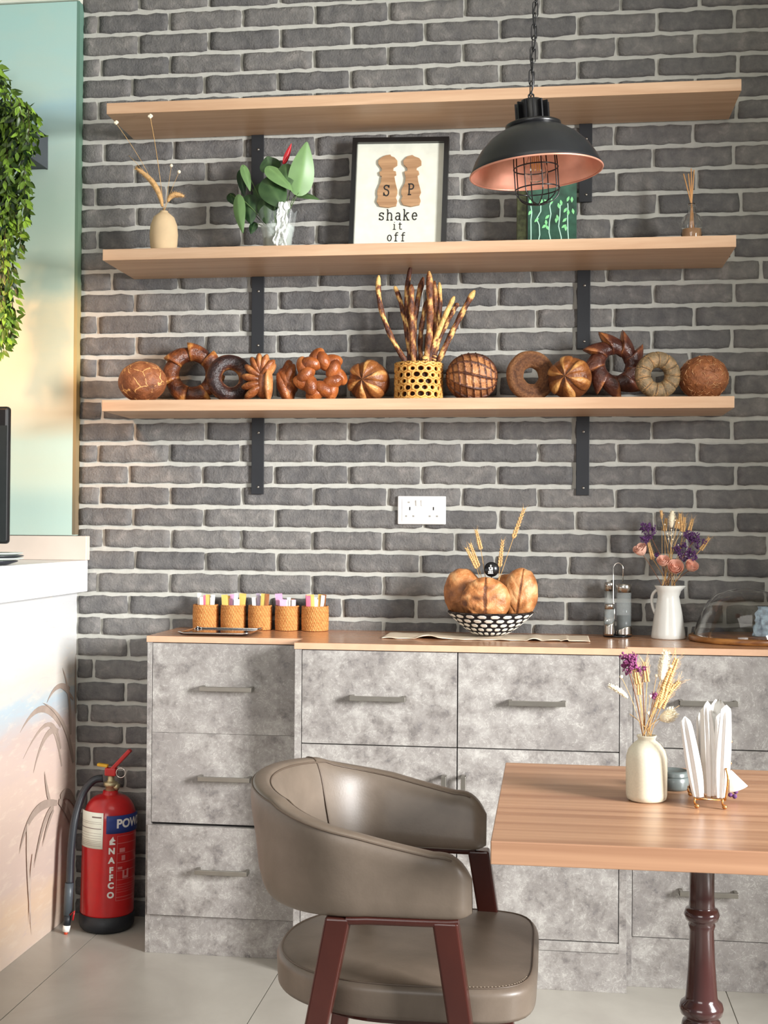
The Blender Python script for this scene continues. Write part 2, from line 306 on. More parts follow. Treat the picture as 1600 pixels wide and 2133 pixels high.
def thing(name, label, cat, loc=(0,0,0), group=None):
    o=bpy.data.objects.new(name,None); COL.objects.link(o); o.location=loc; o['_o']=tuple(loc); o.empty_display_size=.05
    return tag(o,label,cat,group)
def tag(o,label,cat,group=None,kind=None):
    o['label']=label; o['category']=cat
    if group: o['group']=group
    if kind: o['kind']=kind
    return o
def struct(o): o['kind']='structure'; return o
def rot(ax, a): return Matrix.Rotation(a,4,ax)
def TR(v): return Matrix.Translation(Vector(v))
def bez(p0,p1,p2,n=8):
    p0,p1,p2=Vector(p0),Vector(p1),Vector(p2); return [(1-t)**2*p0+2*t*(1-t)*p1+t*t*p2 for t in [i/n for i in range(n+1)]]
def nz(x,y,z=0): return noise.noise(Vector((x,y,z)))
# measured courses of the wall: offsets in mm of each bed joint (left end, right end), upright joints in m
BEDL=[-1.9,-1.9,-1.9,-1.9,-1.9,-1.9,-1.9,-3.9,0.1,-2.5,-3.5,-1.1,2.7,2.0,-0.4,0.7,4.8,5.7,6.4,5.0,3.5,2.0,0.5,0.3,-0.4,-0.3,-0.2,-0.1,-0.1,0.0,-1.2,-3.4,-2.3,-1.2,-0.1,0.9,2.0,-0.1,1.1,0.5,-0.5,1.6,1.6,1.6,1.6,1.6,1.6,1.6,1.6,1.6]
BEDR=[2.7,2.7,2.7,2.7,2.7,2.7,2.7,2.7,2.7,2.7,2.7,2.7,2.7,2.7,2.7,2.7,2.7,0.1,-0.8,0.2,0.8,1.3,1.9,0.4,-0.2,-0.4,-0.5,-0.7,-0.8,-1.0,-2.4,-4.5,-3.4,-2.3,-1.1,-0.0,1.1,-1.0,1.5,-2.6,-2.2,-1.0,-1.0,-1.0,-1.0,-1.0,-1.0,-1.0,-1.0,-1.0]
ROWS={5:[-0.863,-0.637,-0.411,-0.179,0.052,0.286,0.519,0.749,0.98,1.21,1.441,1.671],4:[-0.997,-0.764,-0.528,-0.299,-0.068,0.166,0.396,0.634,0.865,1.096,1.326,1.556,1.787],3:[-0.863,-0.636,-0.407,-0.182,0.043,0.272,0.506,0.741,0.966,1.196,1.427,1.657,1.887],2:[-0.986,-0.761,-0.529,-0.301,-0.07,0.161,0.394,0.622,0.853,1.083,1.313,1.544,1.774],1:[-0.883,-0.649,-0.415,-0.186,0.045,0.274,0.508,0.741,0.977,1.207,1.438,1.668,1.898],0:[-0.994,-0.761,-0.532,-0.3,-0.069,0.163,0.393,0.624,0.854,1.085,1.315,1.546,1.776],-1:[-0.869,-0.639,-0.408,-0.178,0.053,0.283,0.513,0.744,0.974,1.205,1.435,1.665,1.896],-2:[-0.973,-0.746,-0.52,-0.293,-0.067,0.159,0.388,0.617,0.848,1.078,1.309,1.539,1.77],-3:[-0.872,-0.641,-0.412,-0.183,0.045,0.274,0.503,0.731,0.965,1.196,1.426,1.656,1.887],-4:[-1.0,-0.766,-0.533,-0.303,-0.073,0.158,0.391,0.624,0.859,1.09,1.32,1.55,1.781],-5:[-0.865,-0.634,-0.405,-0.176,0.053,0.282,0.515,0.745,0.988,1.218,1.448,1.679],-6:[-0.992,-0.758,-0.525,-0.29,-0.062,0.166,0.388,0.611,0.841,1.072,1.302,1.533,1.763],-7:[-0.88,-0.65,-0.419,-0.189,0.041,0.272,0.502,0.733,0.963,1.194,1.424,1.654,1.885],-8:[-0.943,-0.725,-0.502,-0.281,-0.064,0.155,0.373,0.596,0.821,1.046,1.276,1.507,1.737],-9:[-0.868,-0.636,-0.406,-0.179,0.046,0.272,0.502,0.734,0.968,1.198,1.429,1.659,1.89],-10:[-0.989,-0.757,-0.526,-0.298,-0.07,0.159,0.388,0.617,0.853,1.083,1.313,1.544,1.774],-11:[-0.862,-0.638,-0.41,-0.186,0.043,0.272,0.5,0.73,0.962,1.193,1.423,1.653,1.884],-12:[-0.988,-0.76,-0.531,-0.302,-0.074,0.155,0.383,0.612,0.841,1.071,1.301,1.532,1.762],-13:[-0.877,-0.646,-0.416,-0.186,0.045,0.275,0.506,0.736,0.966,1.197,1.427,1.658,1.888],-14:[-0.971,-0.745,-0.517,-0.289,-0.065,0.162,0.391,0.619,0.849,1.079,1.31,1.54,1.771],-15:[-0.863,-0.634,-0.407,-0.184,0.041,0.271,0.499,0.731,0.964,1.194,1.425,1.655,1.885],-16:[-0.984,-0.751,-0.522,-0.29,-0.064,0.167,0.396,0.63,0.864,1.094,1.324,1.555,1.785],-17:[-0.882,-0.645,-0.416,-0.183,0.042,0.273,0.503,0.737,0.975,1.205,1.436,1.666,1.896],-18:[-0.976,-0.748,-0.517,-0.291,-0.061,0.165,0.395,0.625,0.858,1.088,1.319,1.549,1.779],-19:[-0.868,-0.639,-0.411,-0.18,0.049,0.277,0.507,0.739,0.975,1.206,1.436,1.666,1.897],-20:[-0.963,-0.743,-0.519,-0.295,-0.075,0.146,0.372,0.606,0.837,1.067,1.298,1.528,1.758],-21:[-0.859,-0.631,-0.405,-0.185,0.04,0.267,0.488,0.718,0.947,1.177,1.407,1.638,1.868],-22:[-0.981,-0.747,-0.525,-0.294,-0.072,0.154,0.381,0.607,0.834,1.064,1.295,1.525,1.755],-23:[-0.878,-0.651,-0.424,-0.198,0.028,0.254,0.481,0.71,0.942,1.172,1.403,1.633,1.864],-24:[-0.967,-0.741,-0.518,-0.295,-0.072,0.156,0.383,0.613,0.843,1.074,1.304,1.535,1.765],-25:[-0.879,-0.648,-0.418,-0.187,0.043,0.273,0.504,0.734,0.965,1.195,1.425,1.656,1.886],-26:[-0.991,-0.76,-0.53,-0.3,-0.069,0.161,0.392,0.622,0.852,1.083,1.313,1.544,1.774],-27:[-0.886,-0.656,-0.426,-0.195,0.035,0.266,0.496,0.726,0.957,1.187,1.418,1.648,1.878],-28:[-1.004,-0.773,-0.543,-0.312,-0.082,0.148,0.379,0.609,0.84,1.07,1.3,1.531,1.761],-29:[-0.889,-0.658,-0.428,-0.197,0.033,0.263,0.494,0.724,0.955,1.185,1.415,1.646,1.876],-30:[-0.995,-0.765,-0.534,-0.304,-0.074,0.157,0.387,0.618,0.848,1.078,1.309,1.539,1.77],-31:[-0.885,-0.654,-0.424,-0.193,0.037,0.267,0.498,0.728,0.959,1.189,1.419,1.65,1.88]}
# ================================================================ SETTING
EDGE = -1.046
# brick wall : one mesh, each brick modelled, mortar bed behind
z0B, HB = 2.5658, .0679
def bedz(i, x):
    j=min(max(i+38,0),len(BEDL)-1); t=min(max((x+1.0)/2.1,-.2),1.4); return z0B+i*HB+(BEDL[j]*(1-t)+BEDR[j]*t)/1000
w = M(); w.mat=1
w.box(-3.0, 2.0, -.0005, .12, 0, 3.12); w.mat=0
def brick(xa, xb, row, seed):
    g=.0046; gz=.0060; ny=7; nx=max(4,int((xb-xa)/.014)); rr=random.Random(seed); tn=rr.random(); dep=-.0055-rr.random()*.003; vs=[]; ts=[]
    tilt=(rr.random()-.5)*.003; rough=.4+rr.random()*1.1
    for k in range(nx+1):
        for j in range(ny+1):
            u=[0,.0012/(xb-xa)][k] if k<2 else ([1,1-.0012/(xb-xa)][nx-k] if k>nx-2 else (k-.5)/(nx-1)); v=[0,.022][j] if j<2 else ([1,.978][ny-j] if j>ny-2 else (j-.5)/(ny-1)); x=xa+g+(xb-xa-2*g)*u; za=bedz(row-1,x)+gz; zb=bedz(row,x)-gz
            z=za+(zb-za)*v
            ed=min(k,nx-k,j,ny-j)
            if j<2 or j>ny-2: z+=nz(x*30,row*3.1,seed%97)*.0040+nz(x*90,row*2.1,seed%97)*.0016
            if k<2 or k>nx-2: x+=nz(z*40,row*1.7,seed%91)*.0036
            if (k<2 or k>nx-2) and (j<2 or j>ny-2):
                z+=(.0025 if j<2 else -.0025)*rr.random(); x+=(.0025 if k<2 else -.0025)*rr.random()
            y = .002 if ed==0 else dep*(.45 if ed==1 and (j==1 or j==ny-1) and 0 else 1)+tilt*(u-.5)+nz(x*34,z*48,seed*.37)*.0023*rough+nz(x*90,z*120,seed*.11)*.0009*rough
            vs.append((x,y,z)); ts.append(tn)
    # flat outer rim in front of the mortar so that arrises read
    fs=[(k*(ny+1)+j,(k+1)*(ny+1)+j,(k+1)*(ny+1)+j+1,k*(ny+1)+j+1) for k in range(nx) for j in range(ny)]
    w.add(vs,fs,True,ts)
for row in range(-37,8):
    js=list(ROWS.get(row, ROWS[-28] if row%2==0 else ROWS[-29]))
    js=[j for j in js if j>EDGE+.03]
    xs=[EDGE-.002]+js+[1.95]
    for k,(xa,xb) in enumerate(zip(xs,xs[1:])):
        if xb-xa>.02: brick(xa,xb,row,(row+60)*41+k)
struct(w.build('wall_back',['brick','mortar']))
# mint mural wall to the left, standing proud of the brick
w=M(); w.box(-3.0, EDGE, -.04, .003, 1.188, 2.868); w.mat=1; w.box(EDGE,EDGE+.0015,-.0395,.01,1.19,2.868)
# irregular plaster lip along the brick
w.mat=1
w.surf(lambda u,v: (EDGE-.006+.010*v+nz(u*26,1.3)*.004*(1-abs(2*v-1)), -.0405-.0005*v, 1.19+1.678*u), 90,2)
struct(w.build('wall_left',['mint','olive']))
struct(M().box(-3.0, EDGE+.0, -.05, -.001, 2.87, 3.12).build('trim_1','offwhite',bevel=.003))
# unseen right-hand wall, added to shade the right end of the brick wall
struct(M().box(2.0,2.12,-1.42,.12,0,3.12).build('shade_wall_right','offwhite'))
struct(M().box(-3.0,2.12,-4.4,.12,3.12,3.25).build('ceiling','offwhite'))  # unseen ceiling, added to keep world light off the upper wall
# floor: slab in grout colour with single mesh of tiles
fl=M(); fl.mat=1; fl.box(-3.0,3.0,-4.6,.12,-.05,-.0025); fl.mat=0
tx=[-.904-.6*k for k in range(4,0,-1)]+[-.904,-.2986,.30,.899,1.5,2.1,2.7]
for a,b in zip(tx,tx[1:]):
    for y0,y1 in((-1.22,.0),(-2.43,-1.22),(-3.64,-2.43),(-4.6,-3.64)): fl.box(a+.0013,b-.0013,y0+.0013,y1-.0013,-.01,0)
struct(fl.build('floor',['floor','grout']))

# ---------------------------------------------------------------- service counter at the left
t=thing('service_counter','tall white marble topped counter with painted side panel along left edge','counter',(EDGE-.3,-1.3,0))
p=M(); p.box(EDGE-.05,EDGE-.003,-2.4,-.0005,0.0005,1.011); p.build('side_panel','mural',t)
p=M()
def palm(p, base, tip, mid, wd):        # painted leaf: 0.6 mm thick film on the panel (y,z) coordinates
    pts=[Vector((0,*q)) for q in (base,mid,tip)]; c=bez(*pts,n=12); L=[];Rr=[]
    for i,q in enumerate(c):
        d=(c[min(i+1,12)]-c[max(i-1,0)]).normalized(); nrm=Vector((0,-d.z,d.y)); k=wd*sin(pi*min(1,.12+i/12*.88))**.7*(1-i/12*.55)
        L.append(q+nrm*k); Rr.append(q-nrm*k)
    x=EDGE-.003+.00025*(palm.k+1); palm.k+=1
    vs=[(x+dx,q.y,q.z) for dx in (0,.0006) for q in L+Rr[::-1]]; n=26
    fs=[(i,i+1,n-2-i,n-1-i) for i in range(12)]+[(n+i,n+i+1,2*n-2-i,2*n-1-i) for i in range(12)]+[(i,(i+1)%n,n+(i+1)%n,n+i) for i in range(n)]
    p.add(vs,fs)
palm.k=0
def pp(u,v):
    d=_f+_r*((u-800)/FPX)-_u*((v-1066.5)/FPX); q=CAMLOC+d*((EDGE-.003-CAMLOC.x)/d.x); return (q.y,q.z)
S_=170/465
def pz(x,y): return pp(x*S_,1230+y*(780/2133))
for b_,m2,tp,wd in (((345,770),(240,560),(113,810),.014),((345,900),(300,600),(130,960),.009),((350,1000),(300,650),(218,810),.007),((330,800),(250,760),(188,1040),.012),((395,560),(320,500),(265,640),.010),((415,620),(330,490),(300,580),.008),((400,820),(400,560),(352,440),.009),((415,980),(380,700),(240,640),.011),((428,700),(425,560),(428,360),.008),
   ((280,1200),(262,1150),(250,1030),.010),((320,1210),(160,1190),(105,1500),.016),((300,1230),(240,1280),(188,1580),.012),((300,1250),(262,1330),(236,1460),.008),((340,1180),(400,1100),(440,1290),.020),((330,1200),(390,1240),(425,1420),.016)):
    palm(p,pz(*b_),pz(*tp),pz(*m2),wd)
p.mat=1
for (u0,v0),(u1,v1),wd in (((150,1330),(175,1960),.010),((180,1500),(160,1900),.006)):
    palm(p,pz(u0,v0),pz(u1,v1),pz((u0+u1)/2-14,(v0+v1)/2),wd)
p.build('painted_palm_leaves',['palmdark','palmbrown'],t)
M().box(EDGE-.62,-1.010,-2.45,-.0125,1.012,1.110).build('countertop','marble',t,bevel=.002)
M().box(EDGE-.62,-1.0045,-.042,-.0105,1.1105,1.186).build('upstand','beige',t,bevel=.002)
M().box(EDGE-.62,EDGE-.051,-2.4,-.002,.08,1.011).build('carcass','white',t)

# ---------------------------------------------------------------- cabinets
ZT=.9044; ZB=ZT-.0175
def handle(x, y, z, parent, w_=.150, vertical=False, h=.013):
    m=M(); d=.028
    if vertical: m.box(x-h/2,x+h/2,y-d-.006,y-d,z-w_/2,z+w_/2); [m.box(x-h/2,x+h/2,y-d,y-.0002,zz,zz+.008) for zz in (z-w_/2,z+w_/2-.008)]
    else: m.box(x-w_/2,x+w_/2,y-d-.006,y-d,z-h/2,z+h/2); [m.box(xx,xx+.009,y-d,y-.0002,z-h/2,z+h/2) for xx in (x-w_/2,x+w_/2-.009)]
    return m.build('handle','nickel',parent,bevel=.001)
def front(name,x0,x1,z0,z1,y,parent,th=.018,gb=.0015,gt=.0015):
    return M().box(x0+.0015,x1-.0015,y,y+th,z0+gb,z1-gt).build(name,'lam',parent,bevel=.0007)
YL,YM,YR = -.3268,-.4477,-.395
# left unit
xl0,xl1=-.7115,-.2585
c1=thing('drawer_cabinet','grey stone-look drawer cabinet at far left with three drawers and metal bar handles','cabinet',(-.48,-.16,0),'grey stone-look base cabinets')
zs=[at(318,1525,YL).z, at(318,1713,YL).z, at(318,1905,YL).z]
m=M(); m.box(xl0,xl0+.0145,YL,-.012,0,ZB-.0005); m.box(xl0+.0145,xl1,-.030,-.014,.0,ZB-.0005); m.box(xl1-.016,xl1,YL+.02,-.012,0,ZB-.0005)
m.box(xl0+.0145,xl1-.016,YL+.02,-.03,zs[2]-.02,zs[2]-.002); m.build('body','lam',c1,bevel=.0007)
M().box(xl0+.0147,xl1-.016,YL+.0185,YL+.0195,zs[2]-.0,ZB-.002).build('gap_shade_sheet','darkline',c1)  # dark sheet behind the drawers, painted as the shade in their gaps
d=front('drawer',xl0+.0145,xl1,zs[0],ZB-.001,YL,c1,gb=.0003); handle(at(470,1436,YL-.03).x,YL,at(470,1436,YL-.03).z,d)
d=front('drawer',xl0+.0145,xl1,zs[1],zs[0],YL,c1,gt=.0003); handle(at(466,1624,YL-.03).x,YL,at(466,1624,YL-.03).z,d)
d=front('drawer',xl0+.0085,xl1,zs[2]+.003,zs[1]-.003,YL-.014,c1); handle(at(460,1819,YL-.044).x,YL-.014,at(460,1819,YL-.044).z,d)
M().box(xl0+.001,xl1,YL+.001,YL+.017,0,zs[2]-.0005).build('plinth','lam',c1,bevel=.0007)
# middle unit
xm0,xm1=-.2563,.6365
c2=thing('base_cabinet','wide grey stone-look cabinet in the middle with two drawers over two doors','cabinet',(.19,-.22,0),'grey stone-look base cabinets')
zdr=at(790,1553,YM).z; zbo=at(1240,1963,YM).z; xs_=at(953,1450,YM).x; xa=at(628,1450,YM).x; xb=at(1291,1450,YM).x; zr=at(1250,1985,YM).z
m=M(); m.box(xm0,xa-.0005,YM,-.012,0,ZB-.0005); m.box(xb+.0005,xm1,YM,-.012,0,ZB-.0005); m.box(xa,xb,-.03,-.014,0,ZB-.0005)
m.box(xa-.0005,xb+.0005,YM,YM+.018,zr,zbo-.0015); m.box(xa,xb,YM+.02,-.03,zr-.018,zr); m.build('body','lam',c2,bevel=.0007)
M().box(xa,xb,YM+.0185,YM+.0195,zbo,ZB-.002).build('gap_shade_sheet','darkline',c2)  # dark sheet standing in for shade between drawers and doors
d=front('drawer',xa,xs_,zdr,ZB-.001,YM,c2); q=at(786,1456,YM-.03); handle(q.x,YM,q.z,d)
d=front('drawer',xs_,xb,zdr,ZB-.001,YM,c2); q=at(1119,1466,YM-.03); handle(q.x,YM,q.z,d)
d=front('door',xa,xs_,zbo,zdr,YM,c2); q=at(924,1618,YM-.03); handle(q.x,YM,q.z-.075,d,vertical=True)
d=front('door',xs_,xb,zbo,zdr,YM,c2); q=at(965,1618,YM-.03); handle(q.x,YM,q.z-.075,d,vertical=True)
M().box(xm0+.0005,xm1,YM-.002,YM+.016,0,zr-.001).build('plinth','lam',c2,bevel=.0007)
# right unit
c3=thing('drawer_cabinet','grey stone-look drawer cabinet at far right behind the dining table','cabinet',(1.1,-.2,0),'grey stone-look base cabinets')
xr0,xr1=.6375,1.62; z1=at(1500,1562,YR).z; z3=at(1450,1958,YR).z; z2=(z1+z3)/2
m=M(); m.box(xr0,xr0+.016,YR,-.012,0,ZB-.0005); m.box(xr1-.016,xr1,YR,-.012,0,ZB-.0005); m.box(xr0+.016,xr1-.016,-.03,-.014,0,ZB-.0005); m.box(xr0+.016,xr1-.016,YR+.02,-.03,z3-.02,z3-.002); m.build('body','lam',c3,bevel=.0007)
M().box(xr0+.016,xr1-.016,YR+.0185,YR+.0195,z3,ZB-.002).build('gap_shade_sheet','darkline',c3)  # same dark sheet, gap shade put into its colour
for za,zb_,uv in ((z1,ZB-.001,(1477,1466)),(z2,z1,None),(z3,z2,(1477,1864))):
    d=front('drawer',xr0+.016,xr1-.016,za,zb_,YR,c3); q=at(*(uv or (1477,1664)),YR-.03); handle(q.x,YR,q.z,d)
M().box(xr0+.0005,xr1,YR+.001,YR+.017,0,z3-.0005).build('plinth','lam',c3,bevel=.0007)
# worktop, one stepped board
wk=M(); wk.prism([(xl0-.001,-.001),(xl0-.001,YL-.003),(xm0-.001,YL-.003),(xm0-.001,YM-.003),(xm1,YM-.003),(xm1,YR-.004),(xr1,YR-.004),(xr1,-.001)],ZB,ZT)
wk=tag(wk.build('worktop','worktop',origin=(.4,-.2,ZB),bevel=.001),'long stepped wood-look worktop running over the grey cabinets','worktop')
eb=M()
for a,b in (((xl0-.001,YL-.003),(xm0-.001,YL-.003)),((xm0-.001,YM-.003),(xm1,YM-.003)),((xm1,YR-.004),(xr1,YR-.004))): eb.box(a[0],b[0],a[1]-.0008,a[1]-.0001,ZB+.0002,ZT-.0006)
eb.box(xl0-.0018,xl0-.0011,YL-.003,-.001,ZB+.0002,ZT-.0006)
eb.build('edge_banding','edge',wk)

# ---------------------------------------------------------------- wall shelves and brackets
shelves=[]
for (x0,x1,d,zt),lb in zip(((-.8738,.9504,.2577,2.4669),(-.869,.9328,.2923,2.0263),(-.8766,.9335,.2663,1.5879)),
   ('topmost oak wall shelf, empty, above the framed sign','middle oak wall shelf holding the sign, plant and vases','lowest oak wall shelf lined with decorative breads')):
    o=tag(M().box(x0,x1,-d,-.008,zt-.0325,zt).build('wall_shelf','shelf',origin=((x0+x1)/2,-d/2,zt-.0325),bevel=.0012),lb,'shelf','oak wall shelves'); shelves.append((x0,x1,d,zt))
for si,(zt,us) in enumerate(((2.4669,(536.5,1220)),(2.0263,(537,1216)),(1.5879,(537,1214)))):
    for k,u in enumerate(us):
        vv=(350,660,950)[si]; x=at(u,vv,-.014).x; zb_=zt-.0325-.236
        b=thing('shelf_bracket',('left' if k==0 else 'right')+' flat black metal bracket under the '+('topmost','middle','lowest')[si]+' wall shelf','bracket',(x,-.01,zb_),'black shelf brackets')
        M().box(x-.0195,x+.0195,-.016,-.0105,zb_,zt-.0327).build('plate','black',b,bevel=.001)
        for dz in (.022,.19):
            s_=M(); s_.T=TR((x+.002,-.016,zb_+dz))@rot('X',pi/2); s_.lathe([(0.0001,.002),(.003,.002),(.0042,.0002),(.0042,-.0002)],n=12); s_.build('screw','nickel',b)

# ---------------------------------------------------------------- wall socket
s1=at(829,1034,-.012); s2=at(929,1092,-.012); cx,cz=(s1.x+s2.x)/2,(s1.z+s2.z)/2
t=thing('wall_socket','white double switched wall socket on the grey brick below the shelves','socket',(cx,-.008,cz))
M().box(cx-.0735,cx+.0735,-.018,-.008,cz-.043,cz+.043).build('faceplate','plastic',t,bevel=.003,seg=3)
M().box(cx-.060,cx+.060,-.0195,-.0181,cz-.035,cz+.035).build('raised_panel','plastic',t,bevel=.001)
for sx in (-.036,.036):
    m=M(); m.box(cx+sx-.0018,cx+sx+.0018,-.0203,-.0196,cz+.0,cz+.010); m.build('earth_hole','dark',t)
    m=M(); [m.box(cx+sx+q-.003,cx+sx+q+.003,-.0203,-.0196,cz-.0205,cz-.0155) for q in (-.011,.011)]; m.build('pin_holes','nickel',t)
for sx in (-.0105,.0055):
    m=M(); m.T=TR((cx+sx,-.0196,cz+.022))@rot('X',.10); m.box(-.006,.006,-.004,.0003,-.009,.009); m.build('switch','plastic',t,bevel=.001)
M().box(cx-.043,cx-.036,-.0203,-.0196,cz+.022,cz+.026).build('marking','nickel',t)
# ================================================================ BREADS on the lowest shelf
ZS3=1.5879
def bread(name, build, mat, label, cat, x, y, z=None, ry=0, rz=0, rx=0, group='decorative breads on the lowest shelf'):
    m=M(); m.T=rot('Z',rz)@rot('Y',ry)@rot('X',rx); build(m)
    lo=min(v.z for v in m.v); zz=(ZS3+.0006-lo) if z is None else z
    m.v=[v+Vector((x,y,zz)) for v in m.v]
    return tag(m.build(name,mat,origin=(x,y,ZS3)),label,cat,group)
def ringsurf(m, Ro, ri, style, nu=120, nv=28):
    Rc=(Ro+ri)/2; r=(Ro-ri)/2
    def f(u,v):
        a=2*pi*u; b=2*pi*v; k,dz,tn=style(a,b); rr=r*k
        return ((Rc+rr*cos(b))*cos(a), -(rr*sin(b)*dz), (Rc+rr*cos(b))*sin(a))
    m.surf(f,nu,nv,True,True,tone=lambda u,v: style(2*pi*u,2*pi*v)[2])
def st_petal(n, amp, seed=0, skew=.8, light=.55, dark=.2, zs=1.0):
    def s(a,b):
        fr=(a*n/(2*pi)+skew*sin(b)*.5+seed)%1; front_=.5+.5*sin(b); outer=.5+.5*cos(b)
        k=1-amp*.5+amp*fr*(.4+.6*outer); t=dark+ (light*1.2 if fr>.78 else (.28*front_*(fr)+(.3 if fr<.12 else 0)))+.25*(1-front_)*.4
        return k,zs,min(1,t)
    return s
def st_wedge(a,b):
    n=8; fr=(a*n/(2*pi)+.30*sin(b)+.25)%1; outer=.5+.5*cos(b); k=.80+.42*fr*(.35+.75*outer); t=.30-.22*fr; t=t+(.75 if fr<.20 else 0)*(.5+.5*outer)+.12*nz(a*4,b*3)
    if fr>.97: k-=.1
    return k,.95,min(.95,max(0.02,t))
def st_groove(a,b): k=1-.16*exp(-((b-1.25)/.28)**2)-.10*exp(-((b-2.3)/.25)**2)+.02*sin(a*7); return k,1.0,.42+.18*sin(b*2+1)-.25*exp(-((b-1.25)/.22)**2)
def st_dark(a,b):
    outer=.5+.5*cos(b); t=.06+.85*max(0,(-cos(b)-.25))+1.3*max(0,cos(b)-.62)*(1 if cos(a)<.2 else .3); return 1+.03*nz(a*3,b*2),.95,t
def st_slash(a,b):
    fr=(a*11/(2*pi)+.15*sin(b))%1; d=min(fr,1-fr); g=exp(-(d/.085)**2)*max(0,sin(b)*.9+.25); return 1-.24*g,.95,.42+.1*sin(b)+(.45*exp(-((d-.09)/.05)**2) if sin(b)>0 else 0)-.45*g
X=lambda u,y=-.14: at(u,780,y).x
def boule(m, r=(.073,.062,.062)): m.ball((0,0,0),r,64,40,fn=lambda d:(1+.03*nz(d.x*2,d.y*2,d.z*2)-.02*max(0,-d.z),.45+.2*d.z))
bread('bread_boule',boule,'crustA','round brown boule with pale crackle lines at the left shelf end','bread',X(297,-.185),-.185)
def wedges(m, n, Rc, r0, r1, drift, span=1.45, ph=0.0, capt=.85, dark=.18, yr=.85, point=0.0):
    for k in range(n):
        a0=2*pi*k/n+ph; N=12; K=18; vs=[]; ts=[]; last=[]
        for i in range(N+1):
            u=i/N; a=a0+u*2*pi/n*span; rc=Rc+drift*(u-.4); r=r0+(r1-r0)*u**.8
            for j in range(K):
                b=2*pi*j/K; ou=r*cos(b); ya=r*yr*sin(b)
                if cos(b)>0: ou*=1+point*u*u*cos(b)**3
                aa=a+ (.10*u*cos(b) if point else 0)
                vs.append(((rc+ou)*cos(aa),-ya-.004*u,(rc+ou)*sin(aa))); ts.append(dark+.16*nz(k*3+u*4,b*1.3)+.12*(1-u)+(.25 if i>=N-1 else 0)+(.45*max(0,u-.45)*(1 if (b<1.1 or b>5.6 or 2.6<b<4) else .1)))
        m.add(vs,[(i*K+j,(i+1)*K+j,(i+1)*K+(j+1)%K,i*K+(j+1)%K) for i in range(N) for j in range(K)],True,ts)
        cap=vs[N*K:]; c=sum((Vector(p) for p in cap),Vector())/K
        tv=Vector((-sin(a0+2*pi/n*span),0,cos(a0+2*pi/n*span)))
        m.add([tuple(Vector(p)) for p in cap]+[tuple(c+tv*.004)],[(j,(j+1)%K,K) for j in range(K)],False,[capt*.8]*K+[capt])
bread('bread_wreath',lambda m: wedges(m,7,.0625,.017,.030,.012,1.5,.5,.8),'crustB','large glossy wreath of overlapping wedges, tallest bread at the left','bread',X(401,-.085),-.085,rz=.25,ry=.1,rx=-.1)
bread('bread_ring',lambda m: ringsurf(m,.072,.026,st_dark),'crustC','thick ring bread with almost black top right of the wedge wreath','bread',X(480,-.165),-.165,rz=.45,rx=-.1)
def fan(m):
    for k in range(8):
        a=-.65+k*.42
        for j,(rr,yo) in enumerate(((.050,-.012),(.040,.018))):
            c=Vector((-cos(a)*rr*.55,yo,sin(a)*rr)); q=Matrix.Rotation(-(a),3,'Y')
            m.ball(c,(.034,.022,.0125),14,9,rot=Matrix.Rotation(pi-(-a),3,'Y'),fn=lambda d:(1.0+.25*max(0,d.x)*0,.35+.55*max(0,-d.z)*.8+.1*d.x))
    m.ball((.004,0,0),(.028,.030,.052),20,14,tone=.35)
    m.ball((.022,-.01,-.008),(.012,.030,.050),16,12,tone=.75)
bread('bread_fan_loaf',fan,'crustD','fan shaped loaf with stacked ridged fingers beside the dark ring','bread',X(546,-.195),-.195)
def column(m):
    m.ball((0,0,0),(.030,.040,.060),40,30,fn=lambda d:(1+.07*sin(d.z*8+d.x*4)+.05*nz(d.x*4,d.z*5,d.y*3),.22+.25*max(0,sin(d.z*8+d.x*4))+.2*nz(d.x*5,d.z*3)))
    for s_ in (-1,1): m.ball((s_*.008,-.020,.012*s_),(.016,.022,.046),20,16,rot=Matrix.Rotation(.35*s_,3,'Y'),fn=lambda d:(1,.30+.35*max(0,d.x)))
    m.ball((.004,0,.050),(.014,.018,.020),14,10,tone=.3)
bread('bread_loaf',column,'crustD','dark brown twisted loaf seen side-on between fan loaf and braid','bread',X(599,-.150),-.150)
def braid(m):
    n=7
    for k in range(n):
        for s_,(rr,of) in enumerate(((.053,0),(.042,.5))):
            a=2*pi*(k+of)/n; q=Matrix.Rotation(-(a)+(.75 if s_ else -.75)+pi/2,3,'Y')
            m.ball((cos(a)*rr,-.004-.010*s_,sin(a)*rr),(.0335,.027,.0215),24,16,rot=q,fn=lambda d:(1+.02*nz(d.x*3,d.z*3,k),.36+.30*max(0,d.x)**2-.2*max(0,-d.x)+.1*d.z))
    ringsurf(m,.066,.028,lambda a,b:(.92,.8,.2))
bread('bread_braid',braid,'crustE','shiny golden braided ring of plump lobes left of the star loaf','bread',X(667,-.175),-.175,rz=.2)
def star(m, n=4, r=(.064,.058,.060), ph=0.0, tw=.5):
    def f(d):       # the star faces the camera (-y)
        a=atan2(d.z,d.x)+ph; rad=hypot(d.x,d.z); fr=((a*n*2/(2*pi))%1)
        op=max(0,sin(fr*pi)); front_=max(0,-d.y); inpet=1 if fr<tw else 0
        k=1-.12*inpet*front_**.5*(rad>.12)+.05*(1-inpet)*front_-.16*max(0,front_-.93)*8
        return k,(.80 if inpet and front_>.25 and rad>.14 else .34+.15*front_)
    m.ball((0,0,0),r,96,64,fn=f)
